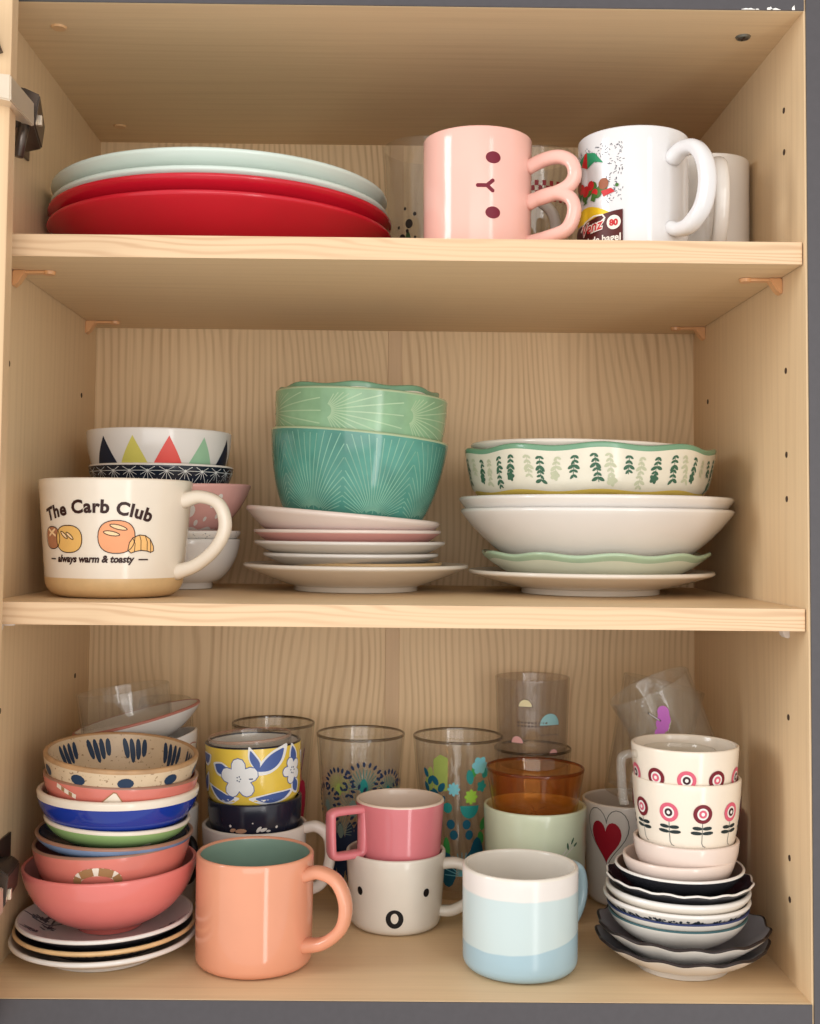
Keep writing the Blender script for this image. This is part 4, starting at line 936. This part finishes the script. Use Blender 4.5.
# ---- orange mug and pale blue mug at the front
ORG = C_('peach_orange_glaze', (220, 152, 121), .1, .02); SAGE = C_('sage_inside_glaze', (134, 160, 144), .25)
t = thing('coffee_mug', 'large peach orange mug with sage green inside at the front', 'mug', (-0.1005, 0.0715, Z0)); p = mug_prof(.0428, .0425, .0790, t=.0032, f=.006)
obj('body', lathe(p.full(), 96), [ORG, ORG, SAGE], t); handle(t, p, 68, [(-.002, .066), (.010, .069), (.0235, .064), (.0305, .049), (.0275, .032), (.014, .020), (-.002, .016)], .013, .0086, ORG, wfun=lambda s: 1 + .25 * abs(2 * s - 1) ** 4)
# three glaze bands with a sweeping lower edge
BLM = bpy.data.materials.new('banded_pale_blue_glaze'); BLM.use_nodes = True; nt = BLM.node_tree; b = nt.nodes['Principled BSDF']; L = nt.links.new
tc = nt.nodes.new('ShaderNodeTexCoord'); sp = nt.nodes.new('ShaderNodeSeparateXYZ'); L(tc.outputs['Object'], sp.inputs[0])
nz = nt.nodes.new('ShaderNodeTexNoise'); nz.inputs['Scale'].default_value = 60; L(tc.outputs['Object'], nz.inputs['Vector'])
ad = nt.nodes.new('ShaderNodeMath'); ad.operation = 'MULTIPLY_ADD'; L(nz.outputs['Fac'], ad.inputs[0]); ad.inputs[1].default_value = .0016; L(sp.outputs[2], ad.inputs[2])
sw = nt.nodes.new('ShaderNodeMath'); sw.operation = 'MULTIPLY_ADD'; L(sp.outputs[0], sw.inputs[0]); sw.inputs[1].default_value = -.10; L(ad.outputs[0], sw.inputs[2])
x2 = nt.nodes.new('ShaderNodeMath'); x2.operation = 'MULTIPLY'; L(sp.outputs[0], x2.inputs[0]); L(sp.outputs[0], x2.inputs[1])
sw2 = nt.nodes.new('ShaderNodeMath'); sw2.operation = 'MULTIPLY_ADD'; L(x2.outputs[0], sw2.inputs[0]); sw2.inputs[1].default_value = -2.0; L(sw.outputs[0], sw2.inputs[2])
def step(o, v, w):
    q_ = nt.nodes.new('ShaderNodeMapRange'); L(o, q_.inputs[0]); q_.inputs[1].default_value = v - w; q_.inputs[2].default_value = v + w; return q_.outputs[0]
m1 = nt.nodes.new('ShaderNodeMix'); m1.data_type = 'RGBA'; L(step(sw2.outputs[0], .0225, .0005), m1.inputs[0]); m1.inputs[6].default_value = lin((158, 184, 194)); m1.inputs[7].default_value = lin((190, 204, 203))
m2 = nt.nodes.new('ShaderNodeMix'); m2.data_type = 'RGBA'; L(step(ad.outputs[0], .0585, .0007), m2.inputs[0]); L(m1.outputs[2], m2.inputs[6]); m2.inputs[7].default_value = lin((221, 213, 206))
L(m2.outputs[2], b.inputs['Base Color']); b.inputs['Roughness'].default_value = .22
BLH = C_('pale_blue_handle_glaze', (176, 202, 210), .2)
t = thing('coffee_mug', 'pale blue and white banded mug at the front', 'mug', (0.0932, 0.0650, Z0)); p = mug_prof(.0420, .0415, .0730, t=.0036, f=.008)
obj('body', lathe(p.full(), 96), [BLM, BEARW, BEARW], t); handle(t, p, 132, [(-.002, .060), (.010, .063), (.022, .058), (.026, .044), (.022, .030), (.010, .018), (-.002, .016)], .016, .008, BLH)

# ---- right stack
xk, yk = 0.2120, 0.0705
GRW = C_('grey_white_glaze', (216, 208, 197), .16); BLKE = ink('brown_black_edge', (42, 32, 30)); GRI = C_('cool_grey_inside_glaze', (150, 150, 156), .25, .05)
wp = scallop(14, .018, .0012, .0615)
q = plate_prof(.0612, .0205, .034, .004, .0022, bow=1.35)
dish('scalloped_dish', 'scalloped white dish with dark rim, lowest of the right stack', 'dish', q, xk, yk, Z0, [GRW, BLKE, GRI], group='scalloped dishes under the right stack', warp=wp, seg=112)
p, z = solve(q, Z0, lambda H: plate_prof(.0612, H, .034, .004, .0022, bow=1.35), .0308, .012, .03)
dish('scalloped_dish', 'scalloped white dish with dark rim and grey inside, second lowest on right', 'dish', p, xk + .001, yk, z, [GRW, BLKE, GRI], group='scalloped dishes under the right stack', warp=scallop(14, .018, .0012, .0615, ph=1.5), seg=112); prev = (p, z)
TEA = ink('teal_rim_glaze', (56, 88, 92)); BLR = ink('blue_rim_glaze', (44, 54, 92)); BROWNR = C_('dark_brown_inside', (96, 74, 60), .3)
PKD = C_('pinkish_cream_glaze', (222, 202, 189), .14)
rs = 'small dishes of the right stack'
def rdish(R, rim, rf, k, ms, lab, dx=0, tilt=0, lo=.010, hi=.04, rimdepth=0.0, warp=None, parts=False, name='small_dish', t_=.0028):
    global prev
    p, z = solve(prev[0], prev[1], lambda H: bowl_prof(R, H, rf, .003, k, t_), rim, lo, hi)
    o = dish(name, lab, 'dish', p, xk - .003 + dx, yk, z, ms, tilt=(0, tilt, 0), group=rs, rimdepth=rimdepth, warp=warp, parts=parts); prev = (p, z); return o, p
rdish(.0496, .0392, .020, .55, [GRW, TEA, GRW], 'white dish with teal rim resting on the scalloped dishes', 0, 0, t_=.0018)
rdish(.0508, .0446, .022, .5, [GRW, BLR, GRW], 'white dish with blue rim above the teal rimmed dish', 0, 0, t_=.0018)
o, p = rdish(.0526, .0506, .024, .45, [GRW, WHITE, GRW], 'white dish with black speckled pattern around its outside', -.001, .8, parts=True, name='speckled_dish')
rnd = random.Random(8); bl = [circ(rnd.uniform(-.15, .15), p.H - rnd.uniform(.0025, .0062), rnd.uniform(.0005, .0014), 6) for _ in range(330)]
print_on(o, p, [(bl, ink('pattern_black', (40, 46, 52)))], name='speckle_print', rref=.0526)
rdish(.0518, .0570, .024, .5, [PLW, WHITE, PLW], 'cream white dish with thick rim below the black scalloped dish', .0, .6, t_=.0038)
DKD = C_('black_dish_glaze', (40, 40, 44), .2, .1)
rdish(.0526, .0642, .022, .35, [DKD, WHITE, DKD], 'black dish with white scalloped rim in the right stack', .001, .8, warp=scallop(16, .014, .0008, .0526), t_=.0016)
rdish(.0464, .0722, .022, .35, [DKD, WHITE, BROWNR], 'dark dish with white rim and brown inside below the pinkish dishes', .0015, 0, t_=.0022)
rdish(.0404, .0800, .020, .8, [PKD] * 3, 'pinkish cream dish, lower of two under the flower bowls', .0015, -1)
rdish(.0380, .0925, .022, .85, [PKD] * 3, 'pinkish cream dish right under the flower bowls', .0065, 0)
FR = {k: ink('flower_' + k, c) for k, c in dict(pink=(206, 92, 112), red=(112, 28, 40), dark=(58, 34, 38), leaf=(36, 46, 46), stem=(110, 110, 104)).items()}
def flowers(o, p, zc, phis, first, stems=True):
    lay = {k: [] for k in ('pink', 'red', 'white', 'core', 'core2', 'dot', 'leaf', 'stem')}
    for i, ph in enumerate(phis):
        u = math.radians(ph) * p.R; d = (i + first) % 2
        lay['red' if d else 'pink'].append(circ(u, zc, .0070, 24, .0068)); lay['white'].append(circ(u, zc, .0042, 20)); lay['core2' if d else 'core'].append(circ(u, zc, .0029, 18)); lay['dot'].append(circ(u, zc, .0013, 12))
        if stems:
            lay['stem'] += stroke([(u, zc - .007), (u, zc - .021), (u + .0012, zc - .0232), (u + .003, zc - .0238)], .0006)
            for s in (0, 180):
                for dz in (-.0105, -.0140): lay['leaf'].append(petal(u, zc + dz, .0088 if dz < -.012 else .0075, .0026, s + (4 if s == 0 else -4), tip=-.5))
    print_on(o, p, [(lay['stem'], FR['stem']), (lay['leaf'], FR['leaf']), (lay['pink'], FR['pink']), (lay['red'], FR['red']), (lay['white'], WHITE), (lay['core'], FR['dark']), (lay['core2'], FR['pink']), (lay['dot'], WHITE)], name='flower_print')
pu, zu = solve(prev[0], prev[1], lambda H: bowl_prof(.0392, H, .024, .003, .78, .0026), .1370, .03, .09)
o = dish('flower_bowl', 'white bowl with pink and maroon ring flowers on stems, lower flower bowl', 'bowl', pu, .2160, yk, zu, [CREAM] * 3, group='ring flower bowls', parts=True)
flowers(o, pu, pu.H - .0185, [-69 + 36 * k for k in range(10)], 1)
pv, zv = solve(pu, zu, lambda H: bowl_prof(.0388, H, .0240, .003, .78, .0026), .1605, .03, .09)
o = dish('flower_bowl', 'white bowl with ring flowers near the base, upper flower bowl', 'bowl', pv, .2148, yk, zv, [CREAM] * 3, group='ring flower bowls', parts=True)
flowers(o, pv, pv.H - .0190, [-81 + 34.5 * k for k in range(10)], 0, False)
# clear glass cup with squared handle inside the upper flower bowl
t, p = tumbler('glass_cup', 'clear glass cup with squared handle inside the upper flower bowl', .2105, .0705, zv + pv.inner[0][1] + .0006, .0270, .0240, .0485, .0022, base=.004)
handle(t, p, -78, [(-.001, .0455), (.008, .0460), (.0165, .0450), (.0195, .041), (.0200, .030), (.0200, .016), (.0190, .010)], .008, .006, glass('thick_clear_glass', tint=(.93, .92, .90), film=.10))
hl = stroke([(-.004, .030), (-.004, .046)], .0006) + stroke([(.012, .030), (.012, .046)], .0006) + sum([stroke([(-.001, z), (.008, z)], .0006) for z in (.032, .036, .040)], [])
print_on(t, p, [(hl, ink('faint_red_mark', (190, 130, 116)))], name='measure_marks')

# ---- heart mug, purple tumbler and loose glasses in the back right corner
t = thing('heart_mug', 'white mug with red heart print left of the flower bowls', 'mug', (.2035, .2220, Z0), (0, 0, -12)); p = mug_prof(.0390, .0345, .0860, f=.008)
obj('body', lathe(p.full()), [WHITE, WHITE, C_('heart_mug_inside', (216, 206, 196))], t)
handle(t, p, -140, [(-.001, .074), (.009, .075), (.014, .066), (.015, .045), (.009, .026), (-.001, .020)], .009, .007, WHITE)
def heart(cu, cz, s): return [(cu + s * .0136 * math.sin(a) ** 3, cz + s * .00115 * (13 * math.cos(a) - 5 * math.cos(2 * a) - 2 * math.cos(3 * a) - math.cos(4 * a))) for a in [2 * PI * i / 36 for i in range(36)]]
print_on(t, p, [(outline(heart(-.018, .063, 1.45), .0007), FR['stem']), ([heart(-.019, .058, 1.05), heart(.03, .05, 1.0)], ink('heart_red', (170, 30, 48)))], name='heart_print', rref=.039)
tumbler('drinking_glass', 'clear glass leaning right on top of the heart mug', .2130, .2250, .0850, .0350, .0300, .1020, .0018, tilt=(0, 13, 0))
PURP = glass('plum_glass', tint=(.62, .30, .42), film=.35, filmcol=(120, 44, 70))
tumbler('plum_glass', 'plum coloured tumbler between the right stack and the right wall', .2475, .1600, Z0, .0325, .0265, .0950, .0024, glassm=PURP)
t, p = tumbler('drinking_glass', 'clear glass with purple splash print lying tilted on the plum tumbler', .2460, .1620, .1130, .0345, .0290, .0860, .0018, tilt=(0, -26, 0), glassm=glass('hazy_glass', film=.06))
vi = ink('violet_ink', (190, 110, 190), .4)
print_on(t, p, [([circ(-.010, .060, .006, 12), circ(-.004, .069, .0055, 12), circ(-.016, .054, .005, 12), circ(-.006, .064, .006, 12)], vi), (stroke([(-.017, .073), (-.010, .064)], .0016), BLACK), (stroke([(-.0165, .0725), (-.0105, .0645)], .0007), WHITE)], name='splash_print', rref=.04)
